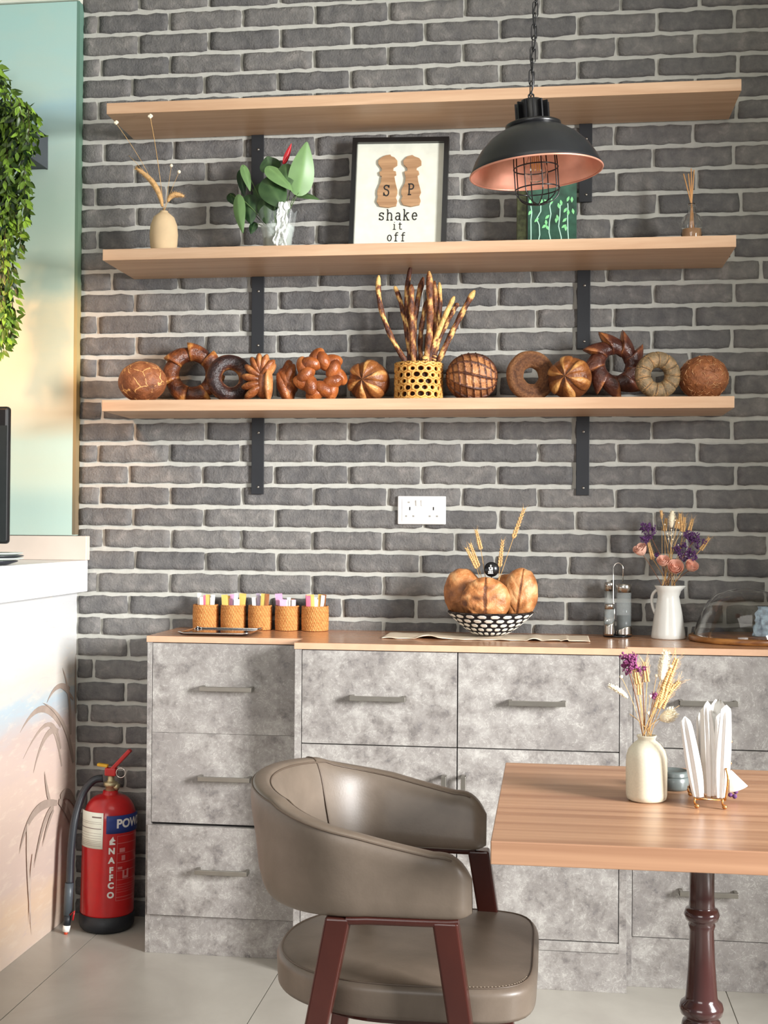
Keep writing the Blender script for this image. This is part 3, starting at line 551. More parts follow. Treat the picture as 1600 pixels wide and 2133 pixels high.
def star2(m, n=5, ph=0.0):   # ball core with raised pointed petals meeting at the front
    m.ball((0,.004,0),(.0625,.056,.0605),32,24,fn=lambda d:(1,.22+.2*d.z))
    for k in range(n):
        a=ph+2*pi*k/n
        def pf(u,v,a=a):
            s_=(v-.5)*2; wd=.42*sin(pi*min(.999,u*.86+.05))**.9; th=u*1.75; aa=a+s_*wd
            r=.0625+.004*sin(pi*u)*(1-s_*s_)+.003*s_*sin(pi*u)
            if abs(s_)>.95: r-=.010
            return (sin(th)*cos(aa)*r, -cos(th)*r*.93, sin(th)*sin(aa)*r)
        m.surf(pf,16,8,tone=lambda u,v:.34+.42*(1 if v>.52 else .12)*sin(pi*min(1,u+.1)))
bread('bread_star_loaf',lambda m:star2(m,6,.2),'crustF','round loaf opened in a six petal star, left of the basket','bread',X(768,-.130),-.130,rz=-.2)
def lball(m):
    def f(d):
        la=math.asin(max(-1,min(1,d.x))); lo=atan2(d.z,-d.y)
        g1=abs(((la*3.6+lo*.35)%1)-.5); g2=abs(((lo*1.75+la*.4)%1)-.5)
        ln=max(0,1-min(.5-g1,.5-g2)/.11) if True else 0
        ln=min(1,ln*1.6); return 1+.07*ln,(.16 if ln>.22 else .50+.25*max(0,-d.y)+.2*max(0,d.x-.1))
    m.ball((0,0,0),(.072,.066,.068),150,100,fn=f)
bread('bread_lattice_ball',lball,'crustG','brown ball loaf wrapped in a raised dough lattice right of the basket','bread',X(983,-.140),-.140,rz=.1)
bread('bread_ring',lambda m: ringsurf(m,.074,.024,st_groove),'crustH','seeded ring bread with a groove running around, right of the lattice ball','bread',X(1106,-.140),-.140,rz=.35,rx=-.05)
bread('bread_star_loaf',lambda m:star2(m,6,.6),'crustF','pale-tipped star loaf between the seeded ring and the spiky wreath','bread',X(1187,-.170),-.170,rz=-.25)
def spiky(m):
    wedges(m,9,.052,.016,.027,.014,1.5,.2,.8,.12,.95,.75)
bread('bread_wreath',spiky,'crustI','dark red-brown wreath with outward spikes, tallest at the right','bread',X(1281,-.120),-.120,rz=.3,rx=-.08)
bread('bread_ring',lambda m: ringsurf(m,.067,.021,st_slash),'crustJ','greyish ring bread with dark radial slashes right of the spiky wreath','bread',X(1370,-.195),-.195,rz=.3)
def flaked(m):
    m.ball((0,0,0),(.070,.064,.064),48,32,tone=.35)
    rr=random.Random(5)
    for k in range(230):
        d=Vector((rr.gauss(0,1),rr.gauss(0,1),rr.gauss(0,1))).normalized()
        if d.y>.5: continue
        t_=Vector((rr.gauss(0,1),rr.gauss(0,1),rr.gauss(0,1))); t_=(t_-d*t_.dot(d)).normalized(); b_=d.cross(t_)
        p0=Vector((d.x*.070,d.y*.064,d.z*.064)); L=.005+.006*rr.random(); c=rr.choice((-1,1))*.003
        m.tube([p0-t_*L+d*.0002,p0+b_*c+d*.0014,p0+t_*L+d*.0004],[.0005,.0010,.0004],4,tone=lambda i,a,q=.45+.5*rr.random():q)
bread('bread_ball',flaked,'crustK','round brown ball loaf covered in curly flakes at the right shelf end','bread',X(1466,-.120),-.120)

# honeycomb dough basket with bread sticks
bx,by=X(872),-.135; RB=.066; HBK=.112
t=thing('dough_basket','golden honeycomb dough basket full of breadsticks at shelf centre','basket',(bx,by,ZS3))
m=M(); rr=random.Random(3); cols=17; rws=6; dz=HBK/rws; da=2*pi/cols
def cylp(a,z,off=0): return Vector((bx+(RB+off)*sin(a), by-(RB+off)*cos(a), ZS3+.001+z))
for r_ in range(rws+1):
    for c_ in range(cols):
        a0=(c_+.5*(r_%2))*da; zc=r_*dz+ .0; hr=(.30+.15*rr.random()); N=18; o_=[];i_=[]
        ox=(rr.random()-.5)*.12; oz=(rr.random()-.5)*.12
        for q in range(N):
            th=2*pi*q/N+pi/2
            # hexagon radius in cell units
            hx=1/ max(abs(cos(th-pi/2-k_*pi/3)) for k_ in range(3)) if False else 1/max(abs(cos(th)),abs(cos(th-pi/3)),abs(cos(th+pi/3)))
            o_.append((a0+.5*hx*cos(th)*da, zc+.577*hx*sin(th)*dz*.9)); i_.append((a0+(ox+hr*cos(th))*da, zc+(oz+hr*sin(th)*1.05)*dz*1.0))
        for pts in (o_,i_):
            for k_,(a_,z_) in enumerate(pts): pts[k_]=(a_,min(max(z_,0),HBK))
        vs=[cylp(a_,z_,.0) for a_,z_ in o_]+[cylp(a_+(ox*0),z_,.004) for a_,z_ in [( (oa*.25+ia*.75),(oz_*.25+iz*.75)) for (oa,oz_),(ia,iz) in zip(o_,i_)]]+[cylp(a_,z_,-.004) for a_,z_ in i_]
        m.add(vs,[(k_,(k_+1)%N,N+(k_+1)%N,N+k_) for k_ in range(N)]+[(N+k_,N+(k_+1)%N,2*N+(k_+1)%N,2*N+k_) for k_ in range(N)],True,[.55]*N+[.8]*N+[.15]*N)
m.build('honeycomb_wall','lattice',t,solid=.005)
M().lathe([(.0001,.001),(RB-.004,.001),(RB-.004,.005),(.0001,.005)],(bx,by,ZS3),32).build('base','lattice',t)
M().lathe([(RB-.010,.006),(RB-.010,.098),(RB-.013,.098),(RB-.013,.006)],(bx,by,ZS3),32).build('dark_lining','latticein',t)
sz=lambda u,v: at(770+u*.15,540+v*.15,by)
ST=[((490,1400),(200,800),(150,255),.0075,'pale-tipped breadstick bent outward, leftmost in the dough basket'),
 ((560,1400),(470,760),(345,375),.007,'short pale-tipped breadstick leaning left, second from left'),
 ((600,1450),(500,700),(555,60),.0075,'tallest breadstick with a dark pointed tip, left of centre'),
 ((620,1400),(600,900),(600,380),.0085,'dark brown short breadstick behind the tallest one'),
 ((640,1400),(620,900),(745,250),.0085,'dark reddish breadstick leaning right near the centre'),
 ((710,1420),(700,1000),(790,520),.0075,'thin dark breadstick in the middle with a yellow patch'),
 ((790,1450),(850,900),(840,200),.010,'thick brown breadstick with dark tip, right of centre'),
 ((830,1400),(905,1000),(900,300),.008,'medium brown breadstick behind the thick one'),
 ((880,1400),(950,900),(955,290),.0075,'straight pale breadstick right of the thick one'),
 ((850,1350),(1000,950),(1190,545),.0075,'smooth pale breadstick leaning right, third from right'),
 ((870,1330),(1090,850),(1230,610),.007,'dark-ended breadstick partly hidden, second from right'),
 ((950,1400),(1200,870),(1450,400),.0085,'striped breadstick leaning farthest right'),
 ((790,1500),(785,1430),(785,1375),.008,'stubby pale breadstick end at the basket rim'),
 ((860,1480),(885,1400),(890,1325),.0085,'thick stubby breadstick end at the basket rim')]
for k,(a_,b_,c_,r_,lb) in enumerate(ST):
    p0,p1,p2=sz(*a_),sz(*b_),sz(*c_); dy=(k%3-1)*.022; q0=Vector((bx+(p0.x-bx)*.45,by+dy*.4,ZS3+.010)); 
    p0=p0+Vector((0,dy,0)); p1=p1+Vector((0,dy*1.2,0)); p2=p2+Vector((0,dy*1.6,0))
    mid=2*p1-(p0+p2)*.5; pts=[q0]+[ (1-s)**2*p0+2*s*(1-s)*mid+s*s*p2 for s in [i/26 for i in range(27)]]
    n=len(pts); rad=[r_*(1+.10*sin(i*.9+k)) for i in range(n)]; rad[-1]=r_*.35; rad[-2]=r_*.8; m=M()
    dark_tip=.1 if 'dark' in lb and 'tip' in lb and 'pale' not in lb else None
    def tn(i,a,k=k,dt=dark_tip,lb=lb):
        s_=sin(a+i*22+k*1.3); t_=.82 if s_>.35 else .18
        if i>.86: t_=.05 if dt else (.9 if 'pale' in lb or 'striped' in lb else t_)
        if k in(3,4,5,6,7): t_=.22+.42*(s_>.35)
        if k==9 and i>.3: t_=.85
        return t_
    m.tube(pts,rad,12,tone=tn)
    tag(m.build('breadstick','stick',origin=q0),lb,'breadstick','breadsticks in the dough basket')

# ================================================================ middle shelf
ZS2=2.0263
# egg vase with dried stems
vx,vy=-.739,-.150; P_=at(341,519,vy); vx=P_.x
tag(M().lathe([(.0001,0),(.030,0),(.034,.006),(.0405,.040),(.0425,.072),(.040,.100),(.031,.124),(.018,.135),(.0125,.139),(.012,.1430),(.010,.1430),(.010,.137),(.0001,.130)],(vx,vy,ZS2+.0005),40).build('egg_vase','sand',origin=(vx,vy,ZS2)),'small egg-shaped sand coloured vase on the middle shelf','vase')
A=lambda u,v,y=None: at(u,v,y if y is not None else (-.272 if v<262 else -.16))
top=Vector((vx,vy,ZS2+.140)); bot=Vector((vx,vy,ZS2+.131))
def spikelet(m, pts, r, tone=.5, n=10, fuzz=60, seed=1, fl=.004):
    k=len(pts); rad=[r*max(.15,sin(pi*(.08+.86*i/(k-1)))**.6)*(1) for i in range(k)]; m.tube(pts,rad,n)
    rr=random.Random(seed)
    for q in range(fuzz):
        i=rr.randrange(1,k-1); p=Vector(pts[i]).lerp(Vector(pts[i+1]),rr.random()); d=(Vector(pts[i+1])-Vector(pts[i-1])).normalized()
        v_=Vector((rr.gauss(0,1),rr.gauss(0,1),rr.gauss(0,1))); v_=(v_-d*v_.dot(d)).normalized()
        e_=p+v_*(rad[i]+fl)+d*fl*1.4; m.tube([p+v_*rad[i]*.8,e_],[.0005,.0001],3)
def stem(name,label,cat,group,path,mat='straw',r=.0008,head=None,headmat=None,headname='head'):
    t=thing(name,label,cat,tuple(path[0]),group)
    M().tube(path,r,5).build('stem',mat,t)
    if head:
        m=M(); head(m); m.build(headname,headmat,t)
    return t
g='dried stems in the egg vase'
def blob(c,r): return lambda m: [m.ball(Vector(c)+Vector((dx*r,0,dz*r)),r*.75,8,6) for dx,dz in ((0,0),(.6,.5),(-.6,.4),(.1,.9))]
stem('dried_bud_stem','thin stem with white bud arching farthest left from the egg vase','flower',g,[bot,top]+bez(top,A(318,360),A(242,257),8)[1:],r=.0006,head=blob(A(242,257),.0055),headmat='bud')
stem('dried_bud_stem','tallest thin upright stem with white bud reaching the top shelf','flower',g,[bot,top]+bez(top,A(330,330),A(313,244),8)[1:],r=.0009,head=blob(A(313,244),.006),headmat='bud')
stem('dried_bud_stem','short thin stem with a small white bud right of the tall stem','flower',g,[bot,top]+bez(top,A(346,420),A(357,345),6)[1:],r=.0006,head=lambda m:m.ball(A(357,345),.0052,8,6),headmat='bud')
stem('dried_bud_stem','rightmost short stem with a round white bud in the egg vase','flower',g,[bot,top]+bez(top,A(350,410),A(373,358),6)[1:],r=.0005,head=lambda m:m.ball(A(373,358),.0056,8,6),headmat='bud')
stem('grass_plume','long tan foxtail plume leaning left from the egg vase','flower',g,[bot,top]+bez(top,A(342,425),A(332,400),6)[1:],head=lambda m:spikelet(m,bez(A(338,430),A(332,378),A(282,350),14),.0085,seed=2,fuzz=160),headmat='tanfluff',headname='plume')
stem('grass_plume','short tan foxtail plume curling right from the egg vase','flower',g,[bot,top]+bez(top,A(345,430),A(350,418),6)[1:],head=lambda m:spikelet(m,bez(A(350,420),A(356,398),A(383,409),12),.0080,seed=3,fuzz=140),headmat='tanfluff',headname='plume')
stem('dried_grass_stem','thin pale dry blade pointing left in front of the bricks','flower',g,[bot,top]+bez(top,A(320,370),A(268,324),8)[1:],r=.0006)

# anthurium in a cellophane wrapped cup
px_,py_=A(578,510,-.14).x,-.14
t=thing('potted_anthurium','green leafy anthurium with one red flower in a clear wrapped cup','plant',(px_,py_,ZS2))
M().lathe([(.0001,.001),(.040,.001),(.046,.075),(.050,.078),(.051,.090),(.0485,.090),(.044,.076),(.038,.004),(.0001,.004)],(px_,py_,ZS2),32).build('cup','cello',t)
m=M(); rr=random.Random(8)
m.surf(lambda u,v:(px_-.002+(.040-.010*u)*v+.016*u+.010*nz(u*6,v*4), py_-.050+.016*nz(u*5,v*6,3)+.007*nz(u*13,v*11,1), ZS2+.002+.15*u+.006*nz(u*9,v*9,5)*(u)),24,10,smooth=False)
m.build('crumpled_wrap','cello2',t)
M().surf(lambda u,v:(px_+(.044+.012*v+.003*sin(u*2*pi*9))*cos(2*pi*u),py_+(.044+.012*v+.003*sin(u*2*pi*9))*sin(2*pi*u),ZS2+.06+.075*v+.01*sin(u*2*pi*5)*v),72,6,True).build('film_sleeve','thinglass',t)
M().lathe([(.0001,.004),(.036,.004),(.040,.055),(.0001,.055)],(px_,py_,ZS2),24).build('soil_plug',plain('mossy_soil',(96,98,66),.9,var=.4,scale=80),t)
Lf=lambda u,v,y=-.16: at(460+u*.15,280+v*.15,y)
def leaf(m, base, tip, wd, nrm=(0,-1,.2), curl=.1, t0=.5, heart=.25, fold=.25, n=12):
    base,tip=Vector(base),Vector(tip); ax=tip-base; L=ax.length; ax.normalize(); nr=Vector(nrm); nr=(nr-ax*nr.dot(ax)).normalized(); sd=ax.cross(nr)
    def f(u,v):
        s_=(v-.5)*2; wdt=wd*(sin(pi*min(1,u**.62))**.9 if u<1 else 0); x=u*L-heart*wd*abs(s_)**1.5*(1-u)**3*1.6
        return base+ax*x+sd*(s_*wdt)+nr*(curl*L*sin(pi*u)-fold*wdt*(abs(s_)**1.3)*-1*-1)
    m.surf(f,n,8,tone=lambda u,v:min(1,max(0,t0+.10*(1 if abs(v-.5)<.07 else 0)+.1*sin(u*14+abs(v-.5)*10)*.4)))
leaves=[((238,850),(310,1390),70,.72,(-.3,-1,.1),-.172),((390,870),(420,1260),105,.10,(0,-1,.1),-.15),((310,430),(410,800),48,.62,(.5,-1,0),-.15),((600,900),(640,1270),85,.16,(-.2,-1,.1),-.165),
 ((700,480),(640,300),110,.22,(0,-1,.3),-.12),((650,640),(880,1050),140,.20,(.1,-1,.2),-.175),((660,460),(1000,790),92,.70,(.3,-1,.7),-.178),((905,440),(930,770),95,.28,(0,-1,.2),-.170),
 ((1080,810),(1200,80),130,.82,(.4,-1,.1),-.165),((1040,820),(1380,910),55,.35,(0,-1,1),-.13),((470,1230),(415,1390),45,.08,(0,-1,0),-.15),((130,830),(180,980),50,.05,(0,-1,.3),-.10),((270,500),(330,880),50,.05,(0,-1,0),-.11),((560,700),(620,1050),100,.14,(0,-1,0),-.14),((750,1000),(640,1250),60,.12,(.2,-1,0),-.14)]
for k,(b_,tp,wd,tn_,nr,y_) in enumerate(leaves):
    m=M(); leaf(m,Lf(*b_,y_),Lf(*tp,y_-.012),wd*.15/713*1.42,nr,.06,tn_); m.build('leaf','anth',t,sub=1)
m=M(); c0=Vector((px_,py_,ZS2+.05))
for b_,tp,wd,tn_,nr,y_ in leaves: m.tube(bez(c0,(c0+Lf(*b_,y_))/2+Vector((0,0,.02)),Lf(*b_,y_),6),.0013,5)
m.tube(bez(c0,Lf(980,700,-.15),Lf(1110,250,-.15),8),.0012,5); m.tube(bez(c0,Lf(820,800,-.15),Lf(880,410,-.15),8),.0013,5)
m.build('stems','greenstem',t)
m=M(); leaf(m,Lf(880,405,-.16),Lf(985,115,-.162),.0085,(.6,-1,.1),.04,.5,fold=.5); leaf(m,Lf(860,400,-.16),Lf(945,290,-.165),.0065,(-.3,-1,.3),.02,.5); m.build('red_flower','redspathe',t,sub=1)

# framed sign
fc=[at(735,284,-.075),at(937,277,-.075)]; fw=(fc[1]-fc[0]).length; fx=(at(727,512,-.075).x+at(927,508,-.075).x)/2+.0005; fh=.371
FT=TR((fx,-.078,ZS2+.0022))@rot('X',-.085)@rot('Y',.020)
t=thing('framed_sign','black framed white sign reading shake it off with two wooden mills','picture frame',(fx,-.078,ZS2))
def fm(): m=M(); m.T=FT; return m
W2=fw/2; fb=.0145
m=fm(); m.box(-W2,-W2+fb,-.012,.014,0,fh); m.box(W2-fb,W2,-.012,.014,0,fh); m.box(-W2+fb,W2-fb,-.012,.014,0,fb); m.box(-W2+fb,W2-fb,-.012,.014,fh-fb,fh); m.build('frame','blackgloss',t)
fm().box(-W2+fb,W2-fb,.004,.010,fb,fh-fb).build('backboard','offwhite',t)
sc_=fh/228*1.0
def F2(u,v):   # photo pixel -> sign plane coordinates
    u0=727+8*(512-v)/228; return ((u-u0-100.5-0)/201*fw, (512-v)/228*.332+.0405)
z4=lambda x,y:(700+x*.3625,250+y*.3625)
mill=[((240,440),(232,470),(250,498),(300,505),(345,495),(352,465),(344,445),(352,420),(352,400),(340,350),(335,318),(346,312),(344,292),(328,288),(330,270),(352,255),(352,228),(335,208),(318,202),(312,192),(285,196),(262,208),(242,225),(242,248),(262,275),(262,288),(248,296),(252,316),(262,320),(255,360),(238,400),(236,425)),
      ((382,440),(372,465),(385,490),(430,500),(478,490),(486,465),(478,440),(488,415),(484,395),(472,350),(468,318),(478,308),(474,290),(462,286),(464,270),(490,255),(490,232),(478,215),(452,205),(438,196),(410,204),(386,230),(388,252),(408,272),(410,288),(392,294),(396,316),(400,330),(396,360),(376,400),(374,425))]
for k,pl in enumerate(mill):
    pts=[F2(*z4(*q)) for q in pl]; m=fm(); m.prismy(pts,-.003,.004); m.build('wooden_mill','beech',t,bevel=.0008)
    x0=F2(*z4(pl[13][0],0))[0]
# typewriter lettering from thin ribbons
def stroke(m, pts, w_=.10, y0=-.0005, y1=.0042, cap=True):
    P=[Vector((a,b)) for a,b in pts]; n=len(P); L=[];Q=[]
    for i,p in enumerate(P):
        d=(P[min(i+1,n-1)]-P[max(i-1,0)]).normalized(); nn=Vector((-d.y,d.x))*w_/2; L.append(p+nn); Q.append(p-nn)
    vs=[(q.x,y0,q.y) for q in L+Q]+[(q.x,y1,q.y) for q in L+Q]
    fs=[(i,i+1,n+i+1,n+i) for i in range(n-1)]+[(2*n+i,3*n+i,3*n+i+1,2*n+i+1) for i in range(n-1)]+[(i,2*n+i,2*n+i+1,i+1) for i in range(n-1)]+[(n+i,n+i+1,3*n+i+1,3*n+i) for i in range(n-1)]
    m.add(vs,fs)
def arc(cx,cy,rx,ry,a0,a1,n=12): return [(cx+rx*cos(math.radians(a0+(a1-a0)*i/n)),cy+ry*sin(math.radians(a0+(a1-a0)*i/n))) for i in range(n+1)]
GL={ 's':[arc(.5,.75,.27,.22,20,180,8)+arc(.5,.53,.27,.0,180,180,1)+[(.30,.62),(.5,.52),(.72,.42)]+arc(.5,.25,.27,.22,0,-160,8),[(.77,.98),(.77,.72)],[(.23,.02),(.23,.28)]],
 'h':[[(.2,0),(.2,1.4)],[(.05,0),(.38,0)],[(.05,1.4),(.2,1.4)],arc(.48,.66,.28,.30,170,0,8)+[(.76,0)],[(.6,0),(.93,0)]],
 'a':[arc(.48,.68,.26,.28,150,0,8)+[(.74,.1),(.8,0),(.95,0)],arc(.45,.28,.27,.26,90,360,12)+[(.72,.5),(.45,.54)]],
 'k':[[(.22,0),(.22,1.4)],[(.05,0),(.4,0)],[(.05,1.4),(.22,1.4)],[(.22,.42),(.68,.95)],[(.52,.95),(.88,.95)],[(.40,.62),(.75,0)],[(.58,0),(.95,0)]],
 'e':[[(.2,.52),(.8,.52)]+arc(.5,.5,.31,.46,0,320,18)],
 'i':[[(.5,0),(.5,.95),(.28,.95)],[(.22,0),(.78,0)],[(.46,1.3),(.56,1.3)]],
 't':[[(.4,1.3),(.4,.25)]+arc(.6,.22,.20,.20,180,330,6),[(.15,.95),(.75,.95)]],
 'o':[arc(.5,.48,.32,.46,0,360,20)],
 'f':[[(.4,0),(.4,1.05)]+arc(.62,1.08,.22,.26,180,50,6),[(.15,.92),(.75,.92)],[(.18,0),(.66,0)]],
 'S':[arc(.5,1.05,.30,.27,20,270,10)[:-1]+arc(.5,.38,.32,.38,88,-160,12),[(.82,1.35),(.82,1.0)],[(.18,.0),(.18,.42)]],
 'P':[[(.28,0),(.28,1.35)],[(.1,0),(.55,0)],[(.1,1.35),(.5,1.35)]+arc(.55,1.02,.3,.33,90,-90,10)+[(.28,.69)]]}
def word(m, txt, x, z, h, adv, w_=.12, y0=-.0005, y1=.0042):
    for k,ch in enumerate(txt):
        for st in GL[ch]: stroke(m,[(x+k*adv+a*h*.92,z+b*h) for a,b in st],w_*h,y0,y1)
for txt,u0,u1,vb in (('shake',787,873,458.5),('it',816,841,478.5),('off',805,848,503)):
    x0,z0_=F2(u0,vb); x1,_=F2(u1,vb); h=.0162; adv=(x1-x0)/len(txt); h=adv*.93; m=fm(); word(m,txt,x0,z0_,h,adv,.14,.0028,.0041); m.build('lettering','dark',t)
for ch,(u0,vb) in (('S',(797,408)),('P',(848,406))):
    x0,z0_=F2(u0,vb); m=fm(); word(m,ch,x0,z0_,.0245,0,.16,-.0036,-.003); m.build('lettering','dark',t)

# painted green glass vase
gx0,gx1=at(1097,497,-.14).x,at(1199,497,-.14).x; gw=gx1-gx0; GT=TR(((gx0+gx1)/2,-.105,ZS2+.0006))@rot('Z',.10)
t=thing('painted_vase','square dark green vase hand painted with pale vines, behind the lamp','vase',((gx0+gx1)/2,-.105,ZS2))
def gm(): m=M(); m.T=GT; return m
m=gm(); h=.215; o=gw/2
for a0,a1,b0,b1 in ((-o,o,-.035,-.031),(-o,o,.031,.035),(-o,-o+.004,-.031,.031),(o-.004,o,-.031,.031)): m.box(a0,a1,b0,b1,0,h)
m.box(-o+.004,o-.004,-.031,.031,0,.006); m.build('body','greenpaint',t,bevel=.0008)
gm().box(-o-.028,-o-.002,.005,.033,0,h*.93).build('leaf_print_side','olivepattern',t); gm().box(-o-.0018,-o-.0002,-.034,.034,.001,h).build('black_corner','blackgloss',t)
gp=lambda u,v:((1050+u/8-1097)/102*gw-o,(497-(370+v/8))/232*.335)
m=gm(); m2=gm()
for vine in ([(430,1040),(428,700),(425,520),(440,400),(415,240)],[(585,1040),(550,870),(575,760),(565,600),(520,500),(590,380),(590,220)],[(765,1040),(760,850),(730,720),(735,560),(760,420),(740,300),(770,180)],[(940,1030),(935,800),(890,620),(910,450),(915,300),(935,220)],[(1070,1020),(1045,700),(1040,450),(1045,300),(1040,250)]):
    pts=[gp(*q) for q in vine]; 
    fine=[]; 
    for a_,b_ in zip(pts,pts[1:]): fine+=[(a_[0]+(b_[0]-a_[0])*i/3,a_[1]+(b_[1]-a_[1])*i/3) for i in range(3)]
    stroke(m,fine+[pts[-1]],.0030,-.0362,-.0352)
for u,v,a in ((410,230,.3),(600,230,.2),(680,220,1.2),(770,220,.3),(700,470,-.4),(680,560,.5),(650,620,-.5),(700,640,.9),(890,290,.6),(930,240,.6),(870,480,.6),(850,520,.3),(1000,360,-.2),(1050,400,.3),(990,520,-.4),(980,620,-.6),(1010,650,.4),(1045,180,0),(1110,190,.4),(1130,380,.6),(410,400,-.2),(520,520,-.4)):
    cx_,cz_=gp(u,v); c_,s_=cos(a+pi/2-.4),sin(a+pi/2-.4); pts=[]
    for i in range(13):
        q=2*pi*i/12; lx=cos(q)*.0085; lz=sin(q)*.0042*(1-abs(cos(q))*.5); pts.append((cx_+lx*c_-lz*s_,cz_+lx*s_+lz*c_))
    m2.prismy(pts[:-1],-.0364,-.0352)
m.build('painted_vines','mint2',t); m2.build('painted_leaves','leafgreen',t)

# reed diffuser
dx_,dy_=at(1441,490,-.15).x,-.15
t=thing('diffuser_bottle','small clear ribbed glass bottle at right end of the middle shelf','bottle',(dx_,dy_,ZS2))
m=M(); rb=lambda a:1+.03*cos(a*20)
prof=[(.0001,.0005),(.028,.0005),(.0297,.004),(.0297,.072),(.025,.086),(.013,.096),(.0105,.100),(.0105,.117),(.0125,.118),(.0125,.124),(.0085,.124),(.0085,.100),(.022,.084),(.0268,.071),(.0268,.006),(.0001,.006)]
m.lathe(prof,(dx_,dy_,ZS2),60); m.build('glass_body','glass',t)
M().lathe([(.0001,.0065),(.0262,.0065),(.0262,.050),(.0001,.050)],(dx_,dy_,ZS2),32).build('scented_oil',plain('scented_oil',(196,150,110),.1),t)
for k,(u,v,bo,lb) in enumerate(((1424,362,.008,'leftmost leaning wooden reed'),(1434,362,.004,'second wooden reed'),(1440,351,-.004,'tallest wooden reed'),(1446,354,-.008,'rightmost upright wooden reed'))):
    q=at(u,v,dy_-.004+.003*k); tag(M().tube([(dx_+bo,dy_+.004*(k%2),ZS2+.008),(dx_+bo*.2,dy_,ZS2+.112),q],.0019,6).build('reed_stick','reed',origin=(dx_,dy_,ZS2)),lb+' in the clear diffuser bottle','reed','reeds in the diffuser')
# ================================================================ WORKTOP OBJECTS
# rattan sachet baskets
bu=[(402,455),(460,512),(517,567),(573,624),(628,685)]; order=['leftmost','second from left','middle','fourth from left','rightmost']
cont=[('white white white gold rose gold white white'.split()),('gold gold pink pink lilac white white gold'.split()),('white white lilac white white gold gold brown'.split()),('pink pink pink white white white brown lilac'.split()),('rose rose gold white white gold white brown'.split())]
cname=dict(white='white',gold='gold',pink='pink',rose='deep rose',lilac='lilac',brown='brown')
for k,(u0,u1) in enumerate(bu):
    y_=-.054; a_,b_=at(u0,1285,y_),at(u1,1285,y_); cx_=(a_.x+b_.x)/2; rw=(b_.x-a_.x)/2-.0006; h=.074
    t=thing('rattan_basket',order[k]+' of the five small rattan sachet baskets by the wall','basket',(cx_,y_,ZT),'rattan sachet baskets')
    m=M(); nr=16; 
    def wf(u,v,k=k):
        a=2*pi*u; z=v*h; c_=v*nr; return ((rw-.0022+.0020*abs(sin(pi*c_))+.0010*sin(a*46+c_*1.7))*(1-.03*(v-.5)**2*4))
    m.surf(lambda u,v:(cx_+wf(u,v)*cos(2*pi*u),y_+wf(u,v)*sin(2*pi*u),ZT+.0008+v*h),180,96,True,tone=lambda u,v: .30+.45*abs(sin(pi*v*nr))*(1 if (u*46+v*nr*.27)%1>.32 else .25)+.25*(((u*23+v*nr*.31)%1)>.75))
    m.build('woven_wall','rattan',t)
    m=M(); m.lathe([(rw-.004,h),(rw-.001,h+.0015),(rw-.005,h+.001),(rw-.005,.002),(.0001,.002)],(cx_,y_,ZT),40,tone=lambda a,z:.35); m.build('inner_lining','rattan',t)
    rr=random.Random(20+k)
    for j,c in enumerate(cont[k]):
        n=len(cont[k]); xx=cx_+(-1+2*(j+.5)/n)*rw*.60; yy=y_+(rr.random()-.5)*.022-(.005 if j%2 else 0); hh=h+.012+rr.random()*.020; ww=.0058+ (.006 if c in('pink','gold','rose') else 0)*rr.random()
        th=.0022; m=M(); m.T=TR((xx,yy,ZT+.006))@rot('Y',(rr.random()-.5)*.08+(-1+2*(j+.5)/n)*.07)@rot('X',(rr.random()-.5)*.06)@rot('Z',(rr.random()-.5)*.5)
        m.surf(lambda u,v:((v-.5)*2*ww*(1 if True else 0),th*(.5 if abs(v-.5)<.45 else .1)*(1-(abs(2*u-1))**8)-.0005,u*hh),8,6)
        m.surf(lambda u,v:((v-.5)*2*ww,-th*(.5 if abs(v-.5)<.45 else .1)*(1-(abs(2*u-1))**8)+.0005,u*hh),8,6)
        nm='stir_stick' if c=='brown' else 'sugar_sachet'
        same=[i for i in range(n) if cont[k][i]==c]; wh=('' if len(same)==1 else (['leftmost ','second ','third ','fourth ','fifth '][same.index(j)] if same.index(j)<len(same)-1 else 'rightmost '))
        lb=wh+(('brown paper stick' if c=='brown' else cname[c]+' paper sugar sachet')+' standing in the '+order[k]+' rattan basket')
        tag(m.build(nm,'paper'+c,origin=(xx,yy,ZT+.006)),lb,'sachet','sachets in the rattan baskets')
# small tray
q=[at(375,1324,-.285),at(519,1326,-.285)]; tx0,tx1=q[0].x,q[1].x; ty0,ty1=-.300,-.110
t=thing('serving_tray','small rectangular chrome-rimmed black tray in front of the left baskets','tray',((tx0+tx1)/2,(ty0+ty1)/2,ZT))
def trz(x,y): u=(x-tx0)/(tx1-tx0)*2-1; v=(y-ty0)/(ty1-ty0)*2-1; return ZT+.0035+.003*max(0,abs(u)-.94)/.06+.003*max(0,abs(v)-.94)/.06
M().surf(lambda u,v:(tx0+(tx1-tx0)*u,ty0+(ty1-ty0)*v,trz(tx0+(tx1-tx0)*u,ty0+(ty1-ty0)*v)),30,20).build('dish',plain('dark_tray_glaze',(38,30,34),.12,0,.6),t,solid=.003)
pts=[]
for u,v in [(i/12,0) for i in range(12)]+[(1,i/8) for i in range(8)]+[(1-i/12,1) for i in range(12)]+[(0,1-i/8) for i in range(8)]:
    x,y=tx0+(tx1-tx0)*u,ty0+(ty1-ty0)*v; pts.append((x,y,trz(x,y)+.001))
M().tube(pts,.0021,8,closed=True).build('rim','chrome',t)

